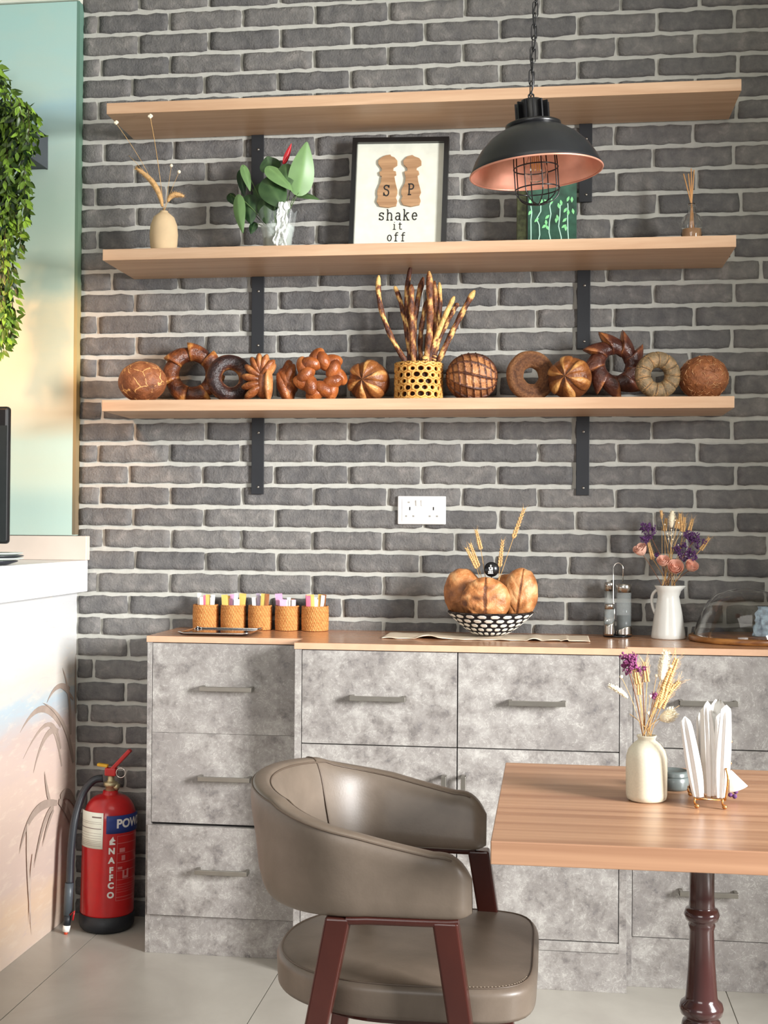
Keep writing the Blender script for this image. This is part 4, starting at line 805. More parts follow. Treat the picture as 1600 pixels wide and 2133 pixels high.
# lace runner
m=M(); a_,b_=at(797,1330,-.265),at(1229,1338,-.265)
def rz_(u,v):
    rf=.0022+.0060*max(0,sin(u*27+2*sin(u*9)))*(1 if v<.2 else .3)*(1 if (.14<u<.34 or .66<u<.9) else .25); return ZT+rf
m.surf(lambda u,v:(a_.x+(b_.x-a_.x)*u,-.285+.004*sin(u*60)+.19*v-.0*u,rz_(u,v)+(.004*exp(-((v)/.06)**2)*max(0,sin(u*31+1)) if (.14<u<.34 or .68<u<.86) else 0)),160,16)
tag(m.build('lace_runner','lace',origin=((a_.x+b_.x)/2,-.2,ZT),solid=.0016),'cream crocheted runner lying under the patterned bread bowl','cloth')
# ruffled edge
# bowl
bwx=(at(932,1285,-.19).x+at(1112,1285,-.19).x)/2; bwy=-.185; BR=(at(1112,1285,-.19).x-at(932,1285,-.19).x)/2; BH=.066; zb=ZT+.0085
def bowlr(v): return .038+(BR-.038)*(v**.72)
def bt(u,v):
    row=v*5.2; r_=int(row); fr=row-r_; cl=u*20+.5*(r_%2); fc_=cl-floor(cl); dx=abs(fc_-.5); dz_=abs(fr-.5)
    return 1.0 if (dx<.35-.30*max(0,dz_-.12)*2 and dz_<.34-.16*max(0,dx-.18)*2) else 0.0
m=M(); m.surf(lambda u,v:(bwx+(bowlr(v)+.0022*bt(u,v))*cos(2*pi*u),bwy+(bowlr(v)+.0022*bt(u,v))*sin(2*pi*u),zb+BH*v),288,72,True,tone=bt)
t=thing('bread_bowl','black and white woven bowl holding three loaves on the runner','bowl',(bwx,bwy,ZT))
m.build('woven_side','basket2',t)
M().lathe([(.0001,.0),(.038,.0),(.038,.004),(.0001,.006)],(bwx,bwy,zb),40,tone=lambda a,z:1).lathe([(BR,BH),(BR-.004,BH+.002),(BR-.008,BH-.002),(.035,.006),(.0001,.006)],(bwx,bwy,zb),40,tone=lambda a,z:0).build('inner_side','basket2',t)
# loaves
def loafm(c,r,rot_=None,leafp=False,seed=0,dusty=False):
    m=M()
    def f(d):
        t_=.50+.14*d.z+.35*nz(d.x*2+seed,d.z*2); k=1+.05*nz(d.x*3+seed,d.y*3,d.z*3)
        if leafp and d.y<0:
            x,z=d.x,d.z; side=abs(x); g=abs(((z*2.0-side*1.7+.15)%1)-.5)
            if side<.75 and abs(z)<.72:
                gv=max(0,1-g/.16)*min(1,max(0,(side-.05)*8))*(1-side); k-=.075*gv; t_+=.30*max(0,1-g/.26)*(side>.06)-.30*gv
            if side<.035: k-=.03; t_-=.45
        if dusty: t_-=.55*max(0,nz(d.x*4+3,d.z*4,2)+.25)*(1 if d.x<.1 else .2)
        if dusty is None: t_-=.12
        return k,t_
    m.ball((0,0,0),r,90,60,fn=f); m.T=Matrix.Identity(4)
    m.v=[(rot_@v if rot_ else v)+Vector(c) for v in m.v]; return m
def L(u,v,y): return at(u,v,y)
cc=L(965,1237,-.155); tag(loafm(cc,(.056,.040,.074),Matrix.Rotation(-.10,3,'Y'),False,1,None).build('bread_loaf','loaf',origin=cc),'plain brown oval loaf at the left back of the patterned bowl','bread','loaves in the patterned bowl')
cc=L(1083,1238,-.165); tag(loafm(cc,(.052,.038,.076),Matrix.Rotation(.14,3,'Y'),True,4).build('bread_loaf','loaf',origin=cc),'golden slashed oval loaf at the right side of the patterned bowl','bread','loaves in the patterned bowl')
cc=L(1012,1252,-.225); tag(loafm(cc,(.070,.036,.068),None,True,9,True).build('bread_loaf','loaf',origin=cc),'front round loaf scored with a leaf pattern and charred at left','bread','loaves in the patterned bowl')
cc=L(1056,1240,-.135); tag(loafm(cc,(.046,.034,.062),None,False,12).build('bread_loaf','loaf',origin=cc),'small loaf mostly hidden behind the front round loaf','bread','loaves in the patterned bowl')
def wheatear(m, base, tip, r=.004, awn=.02, n=9, seed=0):
    base,tip=Vector(base),Vector(tip); d=(tip-base); Ln=d.length; d.normalize(); sd=d.cross(Vector((0,1,0))).normalized(); rr=random.Random(seed)
    for i in range(n):
        p=base+d*Ln*(i+.5)/n; s=r*(1-.45*i/n)
        for q in (-1,1):
            ax=(d*.9+sd*q*.45).normalized(); mm=Matrix((sd,Vector((0,1,0)),d)).transposed(); m.ball(p+sd*q*s*.55,(s*.52,s*.5,Ln/n*.75),7,5,rot=mm@Matrix.Rotation(q*.35,3,'Y'))
            e_=p+ax*(awn*(.6+.5*rr.random()))+Vector((0,(rr.random()-.5)*.004,0)); m.tube([p,e_],[.0004,.00015],3)
W_=lambda u,v:at(760+u*.3,1000+v*.3,-.175)
for b_,s0,s1,lb in (((800,690),(778,610),(705,470),'leftmost wheat ear leaning left in the patterned bowl'),((815,690),(790,600),(730,440),'second wheat ear leaning left beside the leftmost'),((840,690),(806,480),(772,345),'upright thin wheat ear rising left of the black sign'),((930,690),(937,600),(958,415),'short upright wheat ear just right of the black sign'),((930,700),(1032,400),(1108,195),'tallest wheat ear leaning far right above the bowl')):
    t=thing('wheat_ear',lb,'wheat',tuple(W_(*b_)),'wheat ears in the patterned bowl'); lo=W_(*b_)+Vector((0,0,-.03))
    M().tube([lo,W_(*b_),W_(*s0)],.0009,5).build('stem','straw',t); m=M(); wheatear(m,W_(*s0),W_(*s1),.0062,seed=len(lb)); m.build('ear','wheat',t)
sg=at(1024,1186,-.190); t=thing('bowl_sign','small round black sign with white emblem behind the bowl loaves','sign',tuple(sg))
m=M(); m.T=TR(sg)@rot('X',pi/2); m.lathe([(.0001,-.0015),(.0215,-.0015),(.0215,.0015),(.0001,.0015)],(0,0,0),36); m.build('disc','blackgloss',t)
m=M(); x_,z_=sg.x-.002,sg.z; y0=sg.y-.0028
for a0,a1,b0,b1 in ((-.002,.002,.010,.013),(-.0015,.0015,.006,.0105),(-.006,-.002,.002,.006),(.001,.006,.001,.006),(-.005,.006,-.003,.0005),(-.007,-.003,-.009,-.005),(-.002,.001,-.010,-.004),(.002,.006,-.009,-.005),(-.008,.007,-.0125,-.0105)): m.box(x_+a0,x_+a1,y0,y0+.001,z_+b0,z_+b1)
m.build('emblem','lettering',t); M().box(sg.x-.002,sg.x+.002,sg.y-.001,sg.y+.001,sg.z-.085,sg.z-.020).build('pick','blackgloss',t)

# cruet set
K=lambda u,v,y:at(1200+u*.25,1040+v*.25,y)
c0=K(345,1130,-.075); cxx=c0.x; cy_=-.078
t=thing('cruet_stand','chrome wire cruet stand with tall loop handle beside the white jug','cruet stand',(cxx,cy_,ZT))
m=M(); m.lathe([(.0001,.001),(.041,.001),(.041,.005),(.0001,.005)],(cxx,cy_,ZT),40,sy=.9); m.build('base','blackgloss',t)
hx0,hx1=K(310,600,cy_).x,K(392,600,cy_).x; htop=K(350,530,cy_).z; hr=(hx1-hx0)/2
pts=[(hx0+.003,cy_-.022,ZT+.006),(hx0+.003,cy_-.022,ZT+.075),(hx0,cy_-.012,ZT+.11)]+[((hx0+hx1)/2-hr*cos(pi*i/12),cy_-.008,htop-.018+.018*sin(pi*i/12)-(.0 if True else 0)) for i in range(13)]+[(hx1-.001,cy_-.006,K(392,690,cy_).z)]
M().tube(pts,.0016,8).build('loop_handle','chrome',t)
def jar(name,lb,u0,u1,vtop,vlid,vmid,y,zbot,cont=None,coff=0):
    a_,b_=K(u0,900,y),K(u1,900,y); r=(b_.x-a_.x)/2; cx_=(a_.x+b_.x)/2; zt=K(0,vtop,y).z; zl=K(0,vlid,y).z; zm=K(0,vmid,y).z
    t=thing(name,lb,'condiment jar',(cx_,y,zbot),'cruet jars')
    M().lathe([(.0001,zt-zbot),(r*.9,zt-zbot),(r*.98,zt-zbot-.002),(r*.98,zl-zbot),(r*.9,zl-zbot)],(cx_,y,zbot),36).build('lid','steel',t)
    M().lathe([(.0001,.001),(r*.93,.001),(r*.93,zl-zbot),(r*.86,zl-zbot),(r*.86,.004),(.0001,.004)],(cx_,y,zbot),36).build('glass_body','thinglass',t)
    M().surf(lambda u,v:(cx_+r*cos(2*pi*u),y+r*sin(2*pi*u),zbot+.0005+v*((zm-zbot)+.010*sin(2*pi*u+coff))),48,6,True).build('steel_sleeve','steel',t,solid=.001)
    if cont: M().lathe([(.0001,.005),(r*.84,.005),(r*.84,(zm-zbot)+cont),(.0001,(zm-zbot)+cont)],(cx_,y,zbot),30).build('contents','coffee',t)
    return t
zc=ZT+.0055
jar('condiment_jar','steel topped glass jar standing at the back left of the cruet',232,322,688,760,960,cy_+.022,zc)
jar('condiment_jar','tall glass cruet jar with dark contents and broad steel lid',330,466,700,770,1075,cy_-.004,zc,.040,2.2)
jar('condiment_jar','short steel lidded shaker at front left of the cruet stand',236,322,868,910,1010,cy_-.026,zc,None,.5)

# white jug with dried bouquet
jx=at(1392,1300,-.105).x; jy=-.110; zj=ZT
prof=[(.0001,.0006),(.0475,.0006),(.0490,.004),(.0480,.014),(.0395,.075),(.0335,.105),(.0305,.122),(.0325,.138),(.0400,.152),(.0395,.1535),(.0300,.139),(.0275,.122),(.030,.105),(.036,.075),(.0445,.014),(.0001,.006)]
t=thing('enamel_jug','tall white enamel jug holding the dried flower bouquet','jug',(jx,jy,zj)); m=M()
m.lathe(prof,(jx,jy,zj),56)
m.v=[Vector((v.x+(max(0,(v.z-zj-.13))*.45 if v.x>jx+.02 else 0),v.y,v.z)) for v in m.v]
m.build('body','enamel',t)
M().tube(bez((jx-.030,jy+.012,zj+.140),(jx-.058,jy+.026,zj+.125),(jx-.036,jy+.016,zj+.070),14),.0045,8).build('handle','enamel',t)
J=lambda u,v,y=-.11: at(1200+u*.25,1040+v*.25,y)
jb=Vector((jx,jy,zj+.06)); jt=lambda k:Vector((jx+(k%5-2)*.009,jy+((k*7)%5-2)*.006,zj+.15))
g='dried flowers in the white jug'
def st2(k,name,lb,u,v,y,head,hm,mat='brownstem',r=.0010,hn='head',cat='flower'):
    e_=J(u,v,y); return stem(name,lb,cat,g,[jb,jt(k)]+bez(jt(k),(jt(k)+e_)/2+Vector((0,0,.01)),e_,6)[1:],mat,r,head,hm,hn)
def rosem(c, r=.017, tilt=(0,-1,.3)):
    def f(m):
        c_=Vector(c); ax=Vector(tilt).normalized(); x=ax.cross(Vector((0,0,1))).normalized(); y=ax.cross(x)
        for ly,(n,rad,op) in enumerate(((3,.30,-.1),(4,.52,-.05),(5,.76,.05),(6,1.0,.28))):
            for q in range(n):
                a0=2*pi*q/n+ly*.7
                def pf(u,v,a0=a0,rad=rad,op=op,n=n):
                    s_=(v-.5)*2; a=a0+s_*pi/n*1.25; rr=r*rad*(.35+.65*sin(u*pi/2)**.8)*(1+op*.25*u*u); h=r*(-.75+1.45*u-.25*s_*s_*u-.35*op*u**3)
                    return c_+x*(rr*cos(a))+y*(rr*sin(a))+ax*h
                m.surf(pf,7,7)
        m.ball(c_-ax*r*.25,(r*.55,r*.55,r*.55),10,8)
    return f
def statice(c,r,n,seed):
    def f(m):
        rr=random.Random(seed); c_=Vector(c); root=c_+Vector((0,0,-r*1.3)); nb=max(4,n//9)
        for bnum in range(nb):
            d=Vector((rr.gauss(0,1),rr.gauss(0,.6),rr.gauss(.25,.75))); d=d.normalized()*r*rr.uniform(.45,1.05); tip=c_+d
            m.tube(bez(root,(root+tip)/2+Vector((d.x*.3,0,0)),tip,5),.0006,4)
            for i in range(max(5,n//nb)):
                p=tip+Vector((rr.gauss(0,1),rr.gauss(0,1),rr.gauss(0,1)))*r*.19; s_=.0014+.0016*rr.random(); m.ball(p,s_,5,4)
                e_=p+Vector((rr.gauss(0,1),rr.gauss(0,1),rr.gauss(.4,1))).normalized()*s_*2.6; m.tube([p,e_],[s_*.6,s_*.12],3)
    return f
st2(0,'dried_rose','peach rose drooping at the far left of the jug bouquet',540,440,-.125,rosem(J(540,425,-.125),.0195,(-.5,-.5,.8)),'rose')
st2(1,'dried_rose','peach rose above the jug rim, left of the front one',730,560,-.130,rosem(J(728,522,-.135),.0175,(-.1,-.8,.8)),'rose')
st2(2,'dried_rose','largest front peach rose centred over the jug rim',830,600,-.135,rosem(J(828,572,-.145),.0215,(0,-1,.6)),'rose')
st2(3,'dried_rose','peach rose at the right edge of the jug bouquet',950,590,-.120,rosem(J(958,560,-.130),.0185,(.4,-.8,.6)),'rose')
st2(4,'purple_statice','purple statice cluster high at the left of the jug bouquet',605,280,-.11,lambda m:[statice(J(605,255,-.11),.024,110,1)(m),statice(J(575,325,-.11),.016,60,2)(m)],'purple')
st2(0,'purple_statice','purple statice cluster at the upper right of the jug bouquet',990,340,-.11,lambda m:[statice(J(960,300,-.11),.021,80,3)(m),statice(J(1010,345,-.11),.019,80,4)(m)],'purple')
st2(1,'purple_statice','purple statice cluster just above the right peach rose',910,460,-.12,lambda m:[statice(J(900,430,-.12),.025,120,5)(m),statice(J(965,485,-.12),.018,60,6)(m)],'purple')
st2(2,'purple_statice','small dark purple statice tuft low among the stems',685,470,-.10,statice(J(680,465,-.10),.011,30,7),'purple')
st2(3,'bunny_tail','cream bunny tail grass standing upright in the jug centre',795,230,-.12,lambda m:spikelet(m,bez(J(795,235,-.12),J(795,160,-.12),J(805,95,-.12),10),.0080,seed=31,fuzz=120,fl=.003),'fluff',mat='straw',hn='plume')
st2(4,'bunny_tail','thin pale spike rising at the left of the jug centre',712,150,-.11,lambda m:spikelet(m,bez(J(714,165,-.11),J(713,130,-.11),J(710,92,-.11),8),.004,seed=32,fuzz=40,fl=.003),'tanfluff',mat='straw',hn='plume')
for k,(a0,b0,lb) in enumerate((((870,250),(868,120),'golden wheat ear right of the upright bunny tail'),((945,260),(972,165),'golden wheat ear at the upper right of the jug'),((640,500),(605,360),'wheat ear slanting left between rose and stems in jug'),((1040,420),(1112,322),'thin wheat spike pointing right out of the jug'),((890,270),(905,150),'fine feathery wheat ear behind the golden ones'),((835,240),(845,170),'short wheat ear right behind the cream bunny tail'),((740,260),(752,160),'slim wheat ear left behind the cream bunny tail'))):
    st2(k,'wheat_ear',lb,*a0,-.10,lambda m,a0=a0,b0=b0,k=k:wheatear(m,J(*a0,-.10),J(*b0,-.10),.0062,.020,10,k),'wheat',mat='straw',hn='ear',cat='wheat')
st2(2,'gypsophila_sprig','sprig of tiny white buds in the middle of the jug bouquet',795,330,-.128,lambda m:[m.ball(J(u,v,-.128),.0024,7,5) for u,v in ((740,210),(760,285),(795,255),(790,300),(770,330),(805,335),(825,175),(855,195),(880,288),(850,380),(800,290),(790,180))]+[m.tube([J(795,400,-.126),J(u,v,-.127)],.0003,3) for u,v in ((740,210),(760,285),(795,255),(825,175),(855,195),(880,288),(850,380))],'bud',mat='straw')
rr=random.Random(77)
for k,lb_ in enumerate(('leftmost thin bare stalk in the jug bouquet','thin bare stalk just left of the cream bunny tail','thin bare stalk between bunny tail and golden wheat in the jug','rightmost thin bare stalk in the jug bouquet')):
    u=715+k*70; v=130+rr.random()*120; st2(k,'dry_stalk',lb_,u,v,-.10+.01*(rr.random()-.5),None,None,mat='straw',r=.0006)
# stray long awn
# cake dome
cdx,cdy=.985,-.150; RD=.146
t=thing('cake_dome','glass cake dome on a round wooden board, right end of worktop','cake stand',(cdx,cdy,ZT))
M().lathe([(.0001,.0008),(RD+.012,.0008),(RD+.014,.003),(RD+.014,.014),(RD+.012,.016),(.0001,.016)],(cdx,cdy,ZT),72).build('wooden_board','acacia',t)
zz=.0175; pr_=[(RD,0),(RD-.002,.012),(RD-.018,.055),(RD-.038,.092),(RD-.062,.114),(RD-.090,.124),(.03,.130),(.0001,.131)]
M().lathe([(r_,z_+zz) for r_,z_ in pr_]+[(max(.0001,r_-.0028),z_+zz-.0024*(1 if i<7 else 1)) for i,(r_,z_) in list(enumerate(pr_))[::-1] if True],(cdx,cdy,ZT),96).build('glass_dome','glass',t)
m=M(); wq=at(1588,1300,-.16); m.surf(lambda u,v:(wq.x+.006+(.030+.010*nz(u*6,v*6,1)+.006*sin(u*2*pi*7+v*5))*cos(2*pi*u)*(1-.45*v),-.160+(.028+.008*nz(u*5,v*5,4))*sin(2*pi*u)*(1-.45*v),ZT+.0172+.082*v),70,18,True,smooth=False)
tag(m.build('wrapped_cake','bluewhite',origin=(wq.x,-.16,ZT+.0172)),'crumpled blue and white wrapped item under the glass cake dome','package')

# ================================================================ EXTINGUISHER
ex,ey=at(223,1800,-.125).x,-.125; RE=.0810
t=thing('fire_extinguisher','red powder fire extinguisher standing on the floor by the brick wall','fire extinguisher',(ex,ey,0))
lean=TR((ex,ey,0))@rot('Y',.022)@TR((-ex,-ey,0))
def em(): m=M(); m.T=lean; return m
def az(v): return at(222,v,ey-RE*.9).z
zbT=az(1912); zsh=az(1690)
em().lathe([(.0001,.001),(RE-.010,.001),(RE-.001,.010),(RE+.0015,.020),(RE+.0015,zbT),(RE-.002,zbT),(.0001,zbT)],(ex,ey,0),56).build('rubber_base','rubber',t)
em().lathe([(.0001,zbT-.004),(RE-.0025,zbT-.004),(RE-.001,zbT+.004),(RE-.001,zsh-.045)]+[((RE-.001)*cos(q*pi/2/10)**.62 if q<10 else .022, zsh-.045+.082*sin(q*pi/2/10)) for q in range(1,10)]+[(.024,zsh+.038),(.022,zsh+.048),(.0001,zsh+.048)],(ex,ey,0),64).build('cylinder','redgloss',t)
# labels wrapped on the cylinder; angle 0 faces the camera
def ang(u): # photo column -> angle on the cylinder
    uc,rp_=(169.5+278)/2,54.0; return math.asin(max(-.98,min(.98,(u-uc)/rp_)))
cam_a=atan2(CAMLOC.x-ex, -(CAMLOC.y-ey))
def wrap(m, a0,a1,z0,z1, off=.0008, n=16):
    m.surf(lambda u,v:(ex+(RE+off)*sin(cam_a+a0+(a1-a0)*u), ey-(RE+off)*cos(cam_a+a0+(a1-a0)*u), z0+(z1-z0)*v),n,3)
Z=lambda v: at(222,v,ey-RE).z
E_=lambda x,y:(160+x*170/980, 1590+y*370/2133)
m=em(); wrap(m,ang(157),ang(E_(295,0)[0]),Z(E_(0,1035)[1]),Z(E_(0,600)[1])); m.build('instruction_label','offwhite',t,solid=.0004)
m=em(); 
for y0 in (715,735,790,850,880,910,940,960,980,1000): wrap(m,ang(168)-.02,ang(E_(275,0)[0]),Z(E_(0,y0+(9 if y0==790 else 3))[1]),Z(E_(0,y0)[1]),.0012,10)
wrap(m,ang(E_(170,0)[0]),ang(E_(275,0)[0]),Z(E_(0,665)[1]),Z(E_(0,648)[1]),.0012,10)
m.build('label_print',plain('grey_print',(120,104,100),.6),t)
m=em(); wrap(m,ang(E_(330,0)[0]),1.62,Z(E_(0,850)[1]),Z(E_(0,635)[1])); m.build('blue_band','blue',t,solid=.0004)
def textmesh(s, size, bold=.02):
    cu=bpy.data.curves.new('txt','FONT'); cu.body=s; cu.size=size; cu.offset=bold*size; cu.align_x='CENTER'; cu.align_y='CENTER'; cu.resolution_u=3
    o=bpy.data.objects.new('txt',cu); COL.objects.link(o); dg=bpy.context.evaluated_depsgraph_get(); me=bpy.data.meshes.new_from_object(o.evaluated_get(dg))
    vs=[v.co.copy() for v in me.vertices]; fs=[list(p.vertices) for p in me.polygons]
    bpy.data.objects.remove(o); bpy.data.curves.remove(cu); bpy.data.meshes.remove(me); return vs,fs
def wraptext(m, s, a, z, size, bold=.03, sx=1, off=.0016):
    vs,fs=textmesh(s,size,bold); m.add([(ex+(RE+off)*sin(cam_a+a+v.x*sx/RE), ey-(RE+off)*cos(cam_a+a+v.x*sx/RE), z+v.y) for v in vs],fs)
m=em(); wraptext(m,'POWDER',ang(E_(440,0)[0])+.89,Z(E_(0,738)[1]),.036,.035,.94); m.build('lettering','lettering',t)
m=em()
for ch,yy in zip('NAFFCO',(1060,1172,1290,1380,1475,1590)): wraptext(m,ch,ang(E_(398,0)[0])+(.0 if ch!='N' else 0),Z(E_(0,yy)[1]),.0245,.05,1.0)
m.build('lettering','lettering',t)
m=em()   # small flame emblem above the vertical name
fa=ang(E_(405,0)[0]); fz=Z(E_(0,934)[1])
fl_=[(-.009,-.012),(.008,-.012),(.008,-.008),(-.002,-.004),(.009,0),(.004,.004),(.001,.013),(-.004,.006),(-.009,0)]
m.add([(ex+(RE+.0016)*sin(cam_a+fa+x/RE),ey-(RE+.0016)*cos(cam_a+fa+x/RE),fz+z) for x,z in fl_],[list(range(len(fl_)))]); m.build('emblem','lettering',t)
m=em()
for y0,y1 in ((880,884),(968,974),(1090,1094),(1200,1206),(1300,1306),(1410,1414),(1470,1473),(1500,1503),(1530,1533),(1560,1563),(1620,1625),(1660,1664)): wrap(m,ang(E_(460,0)[0]),1.3,Z(E_(0,y1)[1]),Z(E_(0,y0)[1]),.0012,10)
wrap(m,ang(E_(456,0)[0]),ang(E_(460,0)[0]),Z(E_(0,1664)[1]),Z(E_(0,880)[1]),.0012,2)
for x0,x1,y0,y1 in ((485,545,1030,1080),(510,550,1120,1180),(470,520,1255,1285),(525,545,1300,1400),(545,590,1370,1400),(570,590,1290,1400)): wrap(m,ang(E_(x0,0)[0]),ang(E_(x1,0)[0]),Z(E_(0,y1)[1]),Z(E_(0,y0)[1]),.0013,4)
m.build('pictogram_panel',plain('pink_print',(196,120,120),.5),t)
# valve
vz=zsh+.046
em().lathe([(.016,vz-.002),(.016,vz+.014),(.0215,vz+.016),(.0215,vz+.026),(.014,vz+.028),(.010,vz+.034),(.010,vz+.046),(.0001,vz+.046)],(ex,ey,0),20).build('brass_valve','brassvalve',t)
m=em(); m.T=lean@TR((ex,ey,vz+.018))@rot('Y',pi/2+.25); m.lathe([(.0001,0),(.008,0),(.011,.018),(.011,.026),(.0001,.026)],n=16); m.build('gauge','brassvalve',t)
m=em(); m.T=lean@TR((ex+.002,ey,vz+.056)); m.box(-.020,.016,-.012,.012,-.010,.014); m.build('valve_head','redgloss',t,bevel=.004)
m=em(); m.T=lean@TR((ex+.004,ey,vz+.066))@rot('Y',-.84); m.box(-.004,.082,-.010,.010,-.006,.006); m.build('squeeze_lever','redgloss',t,bevel=.003)
m=em(); m.T=lean@TR((ex-.010,ey,vz+.074))@rot('Y',.10); m.box(-.034,.0,-.008,.008,-.004,.005); m.build('yellow_lever','yellow',t,bevel=.003)
m=em(); m.T=lean@TR((ex+.034,ey-.010,vz+.058)); m.tube([(.0145*cos(q*pi/10),.0,.0145*sin(q*pi/10)) for q in range(20)],.0016,6,closed=True); m.build('safety_pin_ring','chrome',t)
H=lambda x,y,yy:at(100+x*.2156,1520+y*.2156,yy)
hp=[H(530,470,ey),H(440,490,ey-.01),H(345,600,ey-.02),H(290,750,ey-.035),H(250,920,ey-.05),H(225,1150,ey-.06),H(215,1350,ey-.065),H(210,1480,ey-.07)]
def sm(P,n=5):
    P=[Vector(p) for p in P]; out=[]
    for i in range(len(P)-1):
        a,b,c,d=P[max(i-1,0)],P[i],P[i+1],P[min(i+2,len(P)-1)]
        for k in range(n):
            s=k/n; out.append(.5*((2*b)+(c-a)*s+(2*a-5*b+4*c-d)*s*s+(3*b-a-3*c+d)*s**3))
    return out+[P[-1]]
hp=sm(hp); M().tube(hp,.0115,12).build('discharge_hose','hose',t)
h2=[H(208,1480,ey-.07),H(200,1600,ey-.072),H(190,1790,ey-.076)]; M().tube(h2,[.0135,.0135,.0125],12).build('hose_grip',plain('grey_hose_grip',(70,78,84),.4),t)
h3=[H(190,1790,ey-.076),H(182,1890,ey-.080)]; M().tube(h3,[.011,.0105],12).build('nozzle_body','rubber',t)
M().tube([H(182,1890,ey-.080),H(174,1950,ey-.082)],[.0115,.0100],12).build('nozzle_ring','white',t); M().tube([H(174,1950,ey-.082),H(172,1978,ey-.082)],[.006,.0055],10).build('nozzle_tip','orange',t)
m=M(); m.tube([H(215,1790,ey-.085),H(255,1750,ey-.085),H(240,1840,ey-.085)],.0028,6); m.build('nozzle_clip','redgloss',t)

# ================================================================ LEFT EDGE : planter, monitor, plates
px0=-1.62; pxr=at(98,300,-.05).x
t=thing('ivy_planter','grey wall planter overflowing with trailing green ivy at top left','plant',(-1.3,-.12,2.32))
za_,zb_=at(98,335,-.13).z,at(98,266,-.13).z
m=M(); m.box(px0,pxr,-.19,-.042,za_,za_+.006); m.box(px0,pxr,-.19,-.184,za_,zb_); m.box(px0,pxr,-.05,-.042,za_,zb_); m.box(pxr-.006,pxr,-.184,-.05,za_,zb_); m.box(px0,px0+.006,-.184,-.05,za_,zb_); m.build('planter_box','slate',t,bevel=.001)
rr=random.Random(11); lm=M(); smh=M()
def ivyleaf(p, d, s, tn):
    d=Vector(d).normalized(); n_=Vector((rr.gauss(0,.5)+.25,-1,rr.gauss(0,.5)+.3)); n_=(n_-d*n_.dot(d)).normalized(); sd=d.cross(n_); w_=s*.20
    c=[p,p+d*s*.30+sd*w_,p+d*s*.62+sd*w_*.8,p+d*s,p+d*s*.62-sd*w_*.8,p+d*s*.30-sd*w_]; mid=[p+d*s*.30+n_*s*-.05,p+d*s*.62+n_*s*-.06]
    lm.add(c+mid,[(0,1,6),(1,2,7,6),(2,3,7),(0,6,5),(6,7,4,5),(7,3,4)],True,tn)
LT=[(128,4),(150,10),(175,26),(205,44),(225,68),(250,86),(275,92),(300,82),(335,60),(365,58),(400,60),(450,60),(500,52),(560,40),(610,42),(645,46),(690,36),(730,18),(765,6)]
def lin(v):
    for (a,b),(c,d) in zip(LT,LT[1:]):
        if a<=v<=c: return b+(d-b)*(v-a)/(c-a)
    return 0
for k in range(36):    # trailing strands
    y0=-.20-rr.random()*.10; u_end=rr.uniform(-160,60); vend=rr.uniform(330,560)
    if k<10: u_end=rr.uniform(-10,30); vend=rr.uniform(640,752)
    u0=min(u_end+rr.uniform(-30,30),lin(300)-6); pts=[]
    n=int((vend-200)/11)
    for i in range(n+1):
        v=200+(vend-200)*i/n; u=u0+(u_end-u0)*i/n+6*nz(i*.3,k*1.7); u=min(u,lin(v)-8); q=at(u,v,y0-.05*sin(min(1,i/8)*pi/2)+.02*sin(i*.4+k)); pts.append(q)
    smh.tube(pts,.0012,4)
    for i,q in enumerate(pts[1:]):
        for s in ((0,1,2) if q.z>2.1 else (0,1)):
            d=Vector((rr.gauss(0,.8),rr.gauss(-.1,.4),-.9-rr.random()*.6)); tn=.05+.80*rr.random()**1.8
            if q.z<1.85: tn=min(1,tn+.2)
            ivyleaf(q+Vector((rr.gauss(0,.006),rr.gauss(0,.006),0)),d,.026+.012*rr.random(),tn)
for k in range(1300):   # bushy crown over the box
    v=rr.uniform(130,345); um=lin(v); u=rr.uniform(-170,um-4); y_=-.06-.26*rr.random(); 
    if u<-20 and v<150: continue
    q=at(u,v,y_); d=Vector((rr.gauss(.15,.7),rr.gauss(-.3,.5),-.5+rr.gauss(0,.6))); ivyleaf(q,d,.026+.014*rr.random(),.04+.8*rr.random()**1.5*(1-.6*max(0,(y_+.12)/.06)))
for k in range(80):
    v=rr.uniform(150,740); q=at(lin(v)-6-rr.random()*8,v,-.2-.1*rr.random()); ivyleaf(q,(.5+rr.random(),-.2,-.7+rr.gauss(0,.5)),.034,.2+.6*rr.random())
lm.build('foliage','ivy',t); smh.build('trailing_stems','ivystem',t)

# monitor edge and stacked plates on the counter
mq0,mq1=at(18,846,-.40),at(17,1133,-.40); mz0,mz1=mq1.z,mq0.z; mx1=mq0.x
t=thing('counter_monitor','dark till monitor standing on the marble counter, cut by left edge','monitor',(mx1-.14,-.36,1.110))
M().box(mx1-.30,mx1,-.40,-.375,mz0,mz1).build('screen_housing','blackgloss',t,bevel=.010,seg=4)
M().box(mx1-.292,mx1-.004,-.4012,-.3995,mz0+.006,mz1-.055).build('screen','screen',t)
M().box(mx1-.19,mx1-.13,-.375,-.355,1.118,mz0+.12).box(mx1-.24,mx1-.08,-.43,-.30,1.1105,1.118).build('stand','blackgloss',t,bevel=.002)
pq=at(45,1155,-.56); prd=.085; pcx=pq.x-prd
for k,(r_,m_n,zo,hh,lb) in enumerate(((.070,'platedark',.0006,.010,'small dark dish at the bottom of the counter plate stack'),(prd,'platewhite',.0105,.008,'pale rimmed plate in the middle of the counter plate stack'),(prd,'platedark',.0170,.008,'dark rimmed plate below the top of the counter stack'),(prd-.002,'platewhite',.0235,.009,'top pale plate of the stack on the marble counter'))):
    tag(M().lathe([(.0001,0),(r_*.62,0),(r_*.97,hh-.002),(r_,hh),(r_*.97,hh+.001),(r_*.60,.0035),(.0001,.0035)],(pcx,-.56,1.1105+zo),56).build('plate',m_n,origin=(pcx,-.56,1.11+zo)),lb,'plate','plates on the counter')
